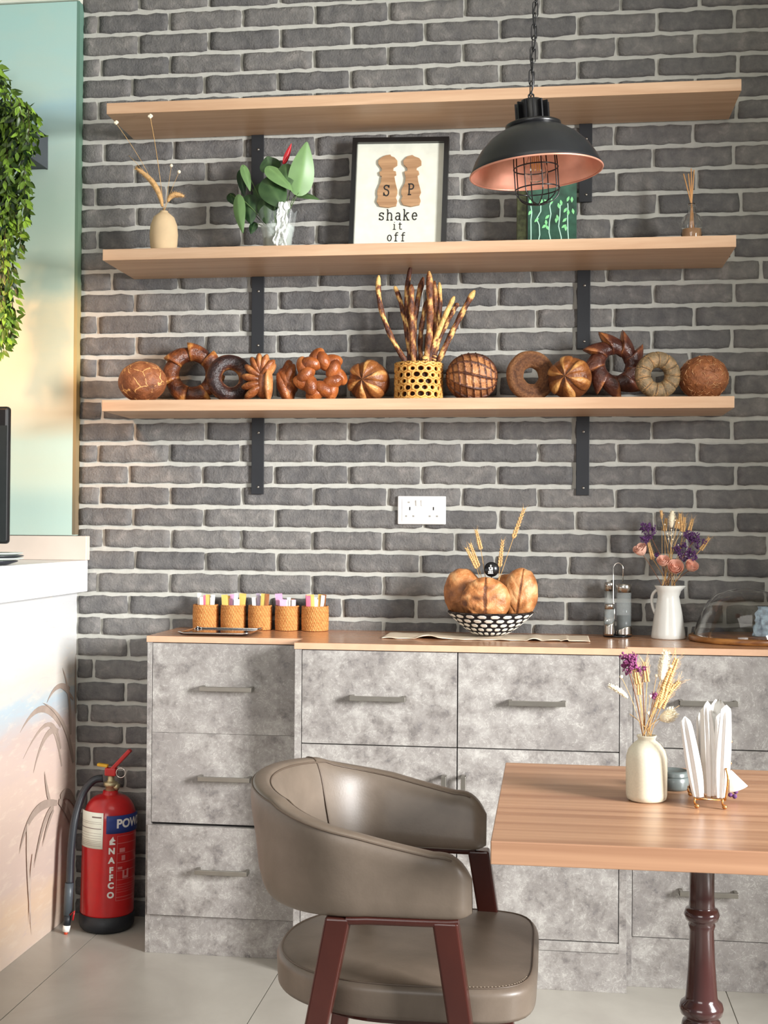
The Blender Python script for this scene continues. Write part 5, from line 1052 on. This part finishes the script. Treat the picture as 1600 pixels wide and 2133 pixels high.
# ================================================================ PENDANT LAMP
LC=at(1117,360,-1.0); LT_=TR(LC)@rot('Y',-.070)@rot('X',.02)
t=thing('pendant_lamp','black dome pendant lamp with copper inside hanging on a chain','lamp',tuple(LC))
def lmz(): m=M(); m.T=LT_; return m
RL=.1475
out=[(RL,0),(RL+.001,.003),(RL-.004,.012),(RL-.012,.030),(RL-.026,.052),(RL-.048,.075),(RL-.072,.091),(RL-.086,.098)]
lmz().lathe(out+[(.060,.099),(.060,.1005)],n=72).build('shade','lampblack',t)
lmz().lathe([(r_-.0022,max(.0008,z_-.0012)) for r_,z_ in out[0:1]]+[(RL-.009,.010),(RL-.014,.0285),(RL-.028,.050),(RL-.050,.0725),(RL-.074,.0885),(.030,.097),(.0001,.097)],n=72).build('copper_lining','copper',t)
lmz().tube([(RL*cos(2*pi*i/72),RL*sin(2*pi*i/72),0) for i in range(72)],.0022,8,closed=True).build('rim','copper',t)
lmz().lathe([(.060,.0985),(.0625,.1015),(.0625,.107),(.056,.110),(.0001,.111)],n=56).build('collar','blackgloss',t)
m=lmz(); m.lathe([(.0265,.110),(.0265,.158),(.024,.162),(.0001,.164)],n=40)
m.build('socket_cup','blackgloss',t)
m=lmz()
for k in range(12):
    a=2*pi*k/12+.1; c_,s_=cos(a),sin(a); h1=.156
    vs=[(c_*r_-s_*w_,s_*r_+c_*w_,z_) for r_ in (.0255,.0385) for w_ in (-.0018,.0018) for z_ in (.110,h1)]; m.add(vs,[(0,1,3,2),(4,6,7,5),(0,4,5,1),(2,3,7,6),(0,2,6,4),(1,5,7,3)])
m.build('cooling_fins','blackgloss',t)
m=lmz(); m.tube([(-.0055,0,.162),(-.0055,0,.174),(0,0,.180),(.0055,0,.174),(.0055,0,.162)],.0022,6); m.build('hook_loop','blackgloss',t)
# wire cage
m=lmz(); rc=.0500; zr=-.012; wr=.0015
for k in range(8):
    a=2*pi*k/8+.25; pts=[(rc*.94*cos(a),rc*.94*sin(a),.075),(rc*cos(a),rc*sin(a),.02),(rc*cos(a),rc*sin(a),-.040)]+[(rc*cos(q)*cos(a),rc*cos(q)*sin(a),-.040-.031*sin(q)) for q in [i*pi/2/8 for i in range(1,8)]]+[(0,0,-.0715)]
    m.tube(pts,wr,6)
for rz,rr_ in ((.010,rc*.99),(-.038,rc*1.0)): m.tube([(rr_*cos(2*pi*i/48),rr_*sin(2*pi*i/48),rz) for i in range(48)],wr,6,closed=True)
m.lathe([(.0001,-.073),(.006,-.073),(.006,-.070),(.0001,-.070)],n=16); m.build('wire_cage','blackgloss',t)
bl=[(.0001,-.022),(.012,-.019),(.022,-.011),(.0265,.002),(.025,.014),(.018,.030),(.013,.044),(.013,.060)]
b=lmz().lathe(bl+[(max(.0001,r_-.0012),z_+(.0012 if i==0 else 0)) for i,(r_,z_) in list(enumerate(bl))[::-1]],n=40).build('bulb','glass',t)
m=lmz(); [m.tube([(x_*.6,0,.050),(x_,0.002,.020),(x_*1.1,0,.004)],.0011,5) for x_ in (-.008,-.003,.003,.008)]; m.build('filament','amber',b)
lmz().lathe([(.0001,.058),(.014,.058),(.014,.092),(.0001,.092)],n=20).build('bulb_socket','brass',t)
# chain, each link its own mesh
base=LT_@Vector((0,0,.178)); topz=at(1115,0,-1.0).z+.13; tx_=at(1117,20,-1.0).x
n=int((topz-base.z)/.0255); 
for k in range(n+1):
    f_=k/n; c_=Vector((base.x+(tx_-base.x)*min(1,f_*1.5),base.y,base.z+.010+.0255*k)); m=M(); m.T=TR(c_)@rot('Z',(.35 if k%2 else .35+pi/2)+.12*sin(k*2.1)); w_,h_=.0060,.0118
    pts=[(w_*cos(q),0,h_+w_*sin(q)) for q in [pi*i/6 for i in range(7)]]+[(w_*cos(q),0,-h_+w_*sin(q)) for q in [pi+pi*i/6 for i in range(7)]]
    m.tube(pts,.0013,6,closed=True); m.build('chain_link','blackgloss',t)
m=M(); m.tube([base+Vector((.004*sin(i*.9)+(tx_-base.x)*min(1,i/16),.004*cos(i*.8),(topz-base.z)*i/24)) for i in range(25)],.0020,6); m.build('power_cord','blackgloss',t)

# ================================================================ TABLE
TX0,TX1,TY0,TY1=.3460,1.060,-1.9315,-1.2866
t=thing('dining_table','wood-topped cafe table with dark turned metal leg at right','table',((TX0+TX1)/2,-1.61,0))
M().box(TX0,TX1,TY0,TY1,.715,.750).build('tabletop','table',t,bevel=.0015)
pu=atz(1463,1830,.70); tpx=at(1462,1900,-1.655).x; tpy=-1.655
zr1=at(1462,1904,tpy).z; zr2=at(1450,2098,tpy).z
pf=[(.0001,.7145),(.060,.7145),(.060,.709),(.021,.708),(.0205,zr1+.030),(.0215,zr1+.014),(.0200,zr1+.011),(.0265,zr1+.009),(.0295,zr1),(.0265,zr1-.009),(.0205,zr1-.012),(.0225,zr1-.018),(.0200,zr1-.026),(.0220,(zr1+zr2)/2),(.0262,zr2+.020),(.0275,zr2+.014),(.0345,zr2+.008),(.0365,zr2),(.0345,zr2-.009),(.027,zr2-.014),(.025,zr2-.018),(.031,zr2-.022),(.033,zr2-.030),(.031,zr2-.038),(.026,zr2-.042),(.024,.28),(.030,.16),(.045,.12),(.030,.10),(.040,.06),(.050,.05),(.0001,.045)]
M().lathe(pf,(tpx,tpy,0),40).build('turned_leg','pole',t)
m=M()
for k in range(4):
    a=pi/4+k*pi/2; c_,s_=cos(a),sin(a); m.tube([(tpx+c_*r_,tpy+s_*r_,z_) for r_,z_ in ((.03,.075),(.12,.070),(.22,.045),(.28,.020))],[.022,.020,.018,.0195],10)
m.build('foot_base','pole',t)

# table vase + dried flowers
vx_,vy_=atz(1347,1668,.75).x,-1.60; R0=.0335
vb=at(1347,1600,vy_); vx_=vb.x
vprof=[(.0001,.0006),(.030,.0006),(.0345,.004),(.0360,.012),(.0365,.060),(.0360,.086),(.0325,.100),(.0235,.1125),(.0160,.1185),(.0150,.1215),(.0172,.1260),(.0175,.1285),(.0155,.1290),(.0130,.1260),(.0125,.1200),(.0001,.116)]
s_v=(at(1391,1600,vy_).x-at(1304,1600,vy_).x)/2/.0365
vh=(at(1347,1531,vy_).z-.75)/.129
tag(M().lathe([(a*s_v,b*vh) for a,b in vprof],(vx_,vy_,.75),56).build('bottle_vase','cream2',origin=(vx_,vy_,.75)),'cream bottle-shaped ceramic vase standing on the dining table','vase')
V=lambda u,v,y=None: at(1240+u*.225,1330+v*.225,vy_ if y is None else y)
vt=lambda k:Vector((vx_+(k%5-2)*.0035,vy_+((k*3)%5-2)*.003,.75+.127*vh)); vb0=Vector((vx_,vy_,.75+.118*vh)); g='dried flowers in the table vase'
def st3(k,name,lb,u,v,head,hm,mat='straw',r=.0007,hn='head',cat='flower'):
    e_=V(u,v); return stem(name,lb,cat,g,[vb0,vt(k)]+bez(vt(k),(vt(k)+e_)/2+Vector(((vt(k).x-e_.x)*.18,0,.004)),e_,8)[1:],mat,r,head,hm,hn)
st3(0,'purple_statice','plum statice cluster at the upper left of the table bouquet',300,270,lambda m:[statice(V(285,225),.017,90,41)(m),statice(V(340,215),.012,45,42)(m),statice(V(255,240),.010,30,43)(m)],'plum',mat='brownstem',r=.0010)
st3(1,'purple_statice','small plum statice tuft beside the upper left cluster',435,330,statice(V(432,305),.008,35,44),'plum',mat='brownstem',r=.0010)
st3(2,'purple_statice','low dark plum tuft at the centre of the table bouquet',550,540,statice(V(552,535),.005,18,45),'plum',mat='brownstem')
st3(3,'bunny_tail','tall white bunny tail grass at the top of table bouquet',605,385,lambda m:spikelet(m,bez(V(610,380),V(620,260),V(660,120),12),.0072,seed=51,fuzz=220,fl=.003),'fluff',hn='plume')
st3(4,'bunny_tail','white bunny tail grass drooping far left over the table',320,700,lambda m:spikelet(m,bez(V(300,550),V(240,480),V(125,435),12),.0046,seed=52,fuzz=120,fl=.002),'fluff',hn='plume')
st3(0,'bunny_tail','fluffy white bunny tail hanging to the right of the vase',600,740,lambda m:spikelet(m,bez(V(600,740),V(670,730),V(730,680),12),.0095,seed=53,fuzz=320,fl=.004),'fluff',hn='plume')
for k,(a0,b0,r_,lb) in enumerate((((395,420),(372,285),.0050,'thin wheat ear left of centre in the table bouquet'),((480,400),(455,220),.0050,'pale wheat ear at the middle of the table bouquet'),((640,470),(755,185),.0066,'long golden wheat ear at the right of table bouquet'),((620,560),(700,300),.0064,'golden wheat ear left of the longest one'),((610,640),(720,420),.0060,'golden wheat ear spreading right near the bunny tail'),((590,600),(780,400),.0054,'feathery wheat ear pointing to the far right'),((410,520),(400,380),.0044,'short pale wheat ear behind the plum stems'),((570,640),(640,440),.0060,'short golden wheat ear low at the right of centre'))):
    st3(k,'wheat_ear',lb,*a0,lambda m,a0=a0,b0=b0,k=k,r_=r_:wheatear(m,V(*a0),V(*b0),r_,.022,14,k+60),'wheat',hn='ear',cat='wheat')
for k,(u,v,lb) in enumerate(((240,355,'tiny white bud on a thin stem far left in the table vase'),(700,258,'tiny white bud beside the long golden wheat ear'),(510,535,'tiny white bud on a thin stem in the middle of the vase'),(568,345,'tiny white bud left of the tall bunny tail'),(490,690,'lowest tiny white bud near the vase neck'))):
    st3(k,'dried_bud_stem',lb,u,v,lambda m,u=u,v=v:[m.ball(V(u,v),.0030,8,6),m.ball(V(u+8,v-6),.0020,6,5)],'bud',r=.0004)
for k,(u,v,lb_) in enumerate(((280,75,'hair-thin bare stalk rising above the plum statice'),(370,120,'second hair-thin bare stalk right of the plum statice'),(750,90,'hair-thin bare stalk above the longest golden wheat ear'),(780,620,'low hair-thin stalk to the right of the table bouquet'))): st3(k,'dry_stalk',lb_,u,v,None,None,mat='straw',r=.0003)

# ceramic pot behind the vase
cq=at(1405,1650,-1.53); cpx,cpy=at(1404,1635,-1.50).x,-1.495; rp2=(at(1438,1640,cpy).x-at(1372,1640,cpy).x)/2
t=thing('ceramic_pot','low slate blue lidded ceramic pot behind the cream vase','pot',(cpx,cpy,.75))
M().lathe([(.0001,.0006),(rp2*.9,.0006),(rp2*.98,.005),(rp2,.014),(rp2*.97,.022),(rp2*.9,.024),(.0001,.024)],(cpx,cpy,.75),48).build('base','slateglaze',t)
M().lathe([(rp2*.95,.0245),(rp2*.93,.030),(rp2*.84,.0345),(rp2*.80,.0335),(rp2*.5,.031),(.0001,.030)],(cpx,cpy,.75),48).build('lid','slateglaze',t)

# napkin holder
N_=lambda u,v,y: at(1290+u*.19375,1440+v*.19375,y)
ny=-1.655; nx0,nx1=N_(815,1260,ny).x,N_(1140,1260,ny).x; nyb=-1.555
t=thing('napkin_holder','gold wire napkin holder with ball feet at right of the table','napkin holder',((nx0+nx1)/2,ny,.75))
m=M()
for x_ in (nx0,nx1-.004):
    for y_ in (ny,nyb):
        m.ball((x_+.003,y_,.7545),.0042,12,8)
        m.tube([(x_+.0,y_,.757),(x_-.001,y_,.762),(x_,y_,.768)],.0018,6)
m.tube([(nx0,ny,.766),(nx1,ny,.766),(nx1,nyb,.766),(nx0,nyb,.766)],.0018,6,closed=True)
for i in range(1,5): xx=nx0+(nx1-nx0)*i/5; m.tube([(xx,ny,.766),(xx,nyb,.766)],.0010,5)
m.build('base_frame','brass',t)
m=M()
for x_,zt_ in ((nx0+.001,N_(0,800,ny).z),(nx1,N_(0,480,ny).z)):
    m.tube([(x_,ny+.02,.766),(x_+.002,ny+.02,zt_-.01),(x_+.002,ny+.03,zt_),(x_+.002,nyb-.02,zt_),(x_+.002,nyb-.01,zt_-.01),(x_,nyb-.01,.766)],.0019,6)
    m.tube([(x_+.002,ny+.055,.766),(x_+.002,ny+.055,zt_)],.0013,5)
m.tube(sm([(nx1,ny,.766),(nx1+.004,ny-.002,.80),(nx1+.001,ny,.82)],4),.0019,6)
m.build('side_rails','brass',t)
for (u,v,y_),s in (((805,960,ny+.03),.0075),((1185,540,ny+.05),.005),((1180,770,ny+.05),.005)):
    m=M(); c_=N_(u,v,y_)
    for k in range(6): a=2*pi*k/6; m.ball(c_+Vector((cos(a)*s*.6,-.001,sin(a)*s*.6)),(s*.42,s*.25,s*.42),8,6)
    m.ball(c_+Vector((0,-.003,0)),s*.35,8,6); m.build('metal_flower','brass',t)
# folded napkins
nap=[((850,1210),(800,800),(705,270),.011,'leftmost napkin fanned outward in the gold holder'),((905,1230),(900,800),(865,215),.009,'second napkin from the left in the gold holder'),((940,1190),(960,700),(925,170),.010,'third napkin from the left, standing tall in the holder'),
     ((985,1190),(985,700),(945,100),.008,'thin cream-edged napkin behind the third one'),((1010,1190),(1020,700),(1035,80),.011,'tallest central napkin in the gold holder'),((1055,1190),(1060,700),(1085,90),.010,'napkin just right of the tallest one'),((1075,1190),(1090,700),(1080,230),.010,'shorter front napkin at right of centre'),((1100,1190),(1120,700),(1150,145),.011,'rightmost upright napkin in the gold holder'),((1030,1190),(1030,760),(1010,215),.011,'front central napkin with deep vertical folds')]
for k,(b_,c_,tp,w_,lb) in enumerate(nap):
    yy=ny+.006+.010*((k*5)%7); p0,p1,p2=N_(*b_,yy),N_(*c_,yy),N_(*tp,yy); p0.z=.769; mid=2*p1-(p0+p2)*.5; m=M()
    def nf(u,v,side,p0=p0,mid=mid,p2=p2,w_=w_,k=k):
        c=(1-u)**2*p0+2*u*(1-u)*mid+u*u*p2; s_=(v-.5)*2; wd=w_*(.80+.38*sin(pi*min(1,u*1.0))**1.0)*(1 if u<.93 else max(.02,1-((u-.93)/.07)**2)**.5)
        return c+Vector((s_*wd, side*(.0040+.0026*sin(v*pi*4+k))*(1-s_*s_*.9)*(1 if u<.9 else (1-u)*10)+s_*.012*sin(k*2.2),0))
    m.surf(lambda u,v:nf(u,v,-1),26,14); m.surf(lambda u,v:nf(u,v,1),26,14)
    tag(m.build('napkin','napkin',origin=(p0.x,p0.y,.769)),lb,'napkin','napkins in the gold holder')
# loose cone napkin on the right
a_,b_=N_(1195,850,ny+.07),N_(1285,1050,ny+.05); m=M(); m.T=Matrix.Identity(4)
b_.z=max(b_.z,.7685); d=(b_-a_).normalized(); s1=d.cross(Vector((0,1,0))).normalized()
m.surf(lambda u,v:a_+(b_-a_)*u+s1*(.0012+.0135*u)*cos(2*pi*v)*(1+.12*sin(v*14))+Vector((0,.010*u*sin(2*pi*v),0)),10,28,False,True)
tag(m.build('napkin','napkin',origin=tuple(a_),solid=.0008),'white napkin cone drooping outside the right of the gold holder','napkin','napkins in the gold holder')
fq=N_(1215,1040,ny+.075)
m=M(); [m.ball(fq+Vector(q),.0042,8,6) for q in ((0,0,0),(.006,0,-.006),(-.003,0,-.012),(.004,-.002,-.014))]; m.build('purple_bead_flower','purple',t)

# ================================================================ CHAIR
CX,CY=.13,-1.605
t=thing('armchair','brown leather tub armchair with red-brown wooden legs facing the table','chair',(CX+.04,CY,0))
def uc(s, off=0.0):   # centreline of the wrap-around back; s in -1..1 (near arm .. far arm)
    b=.230; ax=.178; arcs=.56
    if abs(s)<arcs:
        th=s/arcs*pi/2; x=CX-ax*cos(th); y=CY+b*sin(th); nx,ny_=-cos(th)*b,sin(th)*ax
    else:
        q=(abs(s)-arcs)/(1-arcs); sg=1 if s>0 else -1; x=CX+q*.183; y=CY+sg*(b-.006*q*q); nx,ny_=0,sg
    l=hypot(nx,ny_); return Vector((x+nx/l*off,y+ny_/l*off,0)),Vector((nx/l,ny_/l,0))
def ztop(s):
    a=abs(s); base=.778-.012*(a<0); 
    if a<.30: z=.782-.10*a*a
    else: z=.773-.066*min(1,(a-.30)/.55)**.75
    if a>.86: z-=.040*((a-.86)/.14)**2.6
    return z
def zbot(s): a=abs(s); return .600-.018*(1-min(1,a/.6)) + (.006*((a-.9)/.1)**2 if a>.9 else 0)
def band(u,v):
    s=-1+2*u; zt_,zb_=ztop(s),zbot(s); h=(zt_-zb_)/2; zc_=(zt_+zb_)/2; e=.56
    a=2*pi*v; c_,n_=cos(a),sin(a); cc_=abs(c_)**.45*(1 if c_>0 else -1); ss=abs(n_)**.38*(1 if n_>0 else -1)
    tap=1.0
    if abs(s)>.94: tap=max(.05,1-((abs(s)-.94)/.06)**2)**.5
    th=(.026-.007*max(0,n_))*tap*(1.15 if n_<0 else 1.0); flare=.030*((zc_+ss*h)-.64)/.16
    p,nn=uc(s); return p+nn*(cc_*th+flare)+Vector((0,0,zc_+ss*h*(1 if tap>.9 else .93+.07*tap)))
m=M(); m.surf(band,110,44,False,True); m.build('padded_back','leather',t)
m=M()
for a in (.60*pi/1.15,):
    pass
def seam(vang,off): return [band(i/80,vang/(2*pi))+uc(-1+2*i/80)[1]*off for i in range(3,78)]
m.tube(seam(.98,.0008),.0016,6); m.tube(seam(pi-.98,-.0008),.0016,6)
for s_ in (.26,):
    u_=(s_+1)/2; m.tube([band(u_,v/(2*pi))+Vector((0,0,.0006))-uc(s_)[1]*.0004 for v in [pi*.36+(pi*1.30-pi*.36)*i/26 for i in range(27)]],.0017,6)
m.build('seam_piping','piping',t)
# under rail
m=M(); n=70
for i in range(n):
    pass
m.surf(lambda u,v:(lambda s,a:(uc(s)[0]+uc(s)[1]*(.016*(abs(cos(a))**.4*(1 if cos(a)>0 else -1)))+Vector((0,0,zbot(s)-.004+.007*(abs(sin(a))**.4*(1 if sin(a)>0 else -1)))))) (-.95+.42*u,2*pi*v),24,16,False,True)
m.surf(lambda u,v:(lambda s,a:(uc(s)[0]+uc(s)[1]*(.016*(abs(cos(a))**.4*(1 if cos(a)>0 else -1)))+Vector((0,0,zbot(s)-.004+.007*(abs(sin(a))**.4*(1 if sin(a)>0 else -1)))))) (.53+.42*u,2*pi*v),24,16,False,True); m.build('under_rail','redwood',t)
def leg(top,bot,w0=.020,w1=.014,dep=.85):
    m=M(); top=Vector(top);bot=Vector(bot); vs=[]
    for p,w in ((top,w0),(top.lerp(bot,.5),(w0+w1)/2*1.05),(bot,w1)):
        for a,b in ((-1,-1),(1,-1),(1,1),(-1,1)): vs.append((p.x+a*w,p.y+b*w*dep,p.z))
    fs=[(0,1,2,3),(8,11,10,9)]+[(k*4+i,k*4+(i+1)%4,(k+1)*4+(i+1)%4,(k+1)*4+i) for k in (0,1) for i in range(4)]
    m.add(vs,fs); return m
zl=.598
for nm,tp,bt in (('near back',(CX-.030,CY-.228,zl),(CX-.145,CY-.245,0)),('near front',(CX+.141,CY-.226,zl),(CX+.233,CY-.240,0)),('far front',(CX+.168,CY+.226,zl),(CX+.262,CY+.240,0)),('far back',(CX-.045,CY+.228,zl),(CX-.145,CY+.245,0))):
    leg(tp,bt,.0205,.0135).build('leg','redwood',t,bevel=.004,seg=3)
# seat
SC=Vector((CX+.054,CY+.02,0)); SZ=.486
def seatp(a):   # plan outline
    c_,s_=cos(a),sin(a); n_=5.5 if c_>0 else 2.2; r=(abs(c_)**n_+abs(s_)**n_)**(-1/n_); return (r*c_*.232, r*s_*.222)
def seatf(u,v):
    a=2*pi*u; x,y=seatp(a)
    if v<.45: k=v/.45; rr=k*.93; z=SZ+.004-.010*k**4
    elif v<.62: q=(v-.45)/.17; rr=.93+.07*sin(q*pi/2); z=SZ-.006-.014*(1-cos(q*pi/2))
    elif v<.85: q=(v-.62)/.23; rr=1.0-.01*q; z=SZ-.020-.040*q
    else: q=(v-.85)/.15; rr=.99-.25*q; z=SZ-.060-.012*q
    return (SC.x+x*rr,SC.y+y*rr,z)
M().surf(seatf,96,40,True).build('seat_cushion','leather',t)
pts=[Vector(seatf(i/96,.50))+Vector((0,0,.0006)) for i in range(96)]; m=M(); m.tube(pts,.0016,6,closed=True); pts=[Vector(seatf(i/96,.855)) for i in range(96)]; m.tube(pts,.0016,6,closed=True); m.build('seat_piping','piping',t)
m=M()
for i in range(26): q=Vector(seatf((.815+i*.0034),.475))+Vector((0,0,.0008)); m.ball(q,(.0016,.0006,.0005),6,4)
m.build('stitching',plain('pale_stitching',(176,160,140),.7),t)
M().prism([(SC.x+seatp(2*pi*i/48)[0]*.80,SC.y+seatp(2*pi*i/48)[1]*.80) for i in range(48)],SZ-.085,SZ-.070).build('seat_board','redwood',t,bevel=.002)
m=M()
for a,b in (((CX-.075,CY-.233),(CX+.190,CY-.230)),((CX-.075,CY+.233),(CX+.190,CY+.230)),((CX-.075,CY-.233),(CX-.075,CY+.233)),((CX+.190,CY-.230),(CX+.190,CY+.230))):
    m.tube([(a[0],a[1],SZ-.092),(b[0],b[1],SZ-.092)],.011,8)
m.build('seat_rails','redwood',t)

for o in bpy.data.objects:
    if '_o' in o: del o['_o']
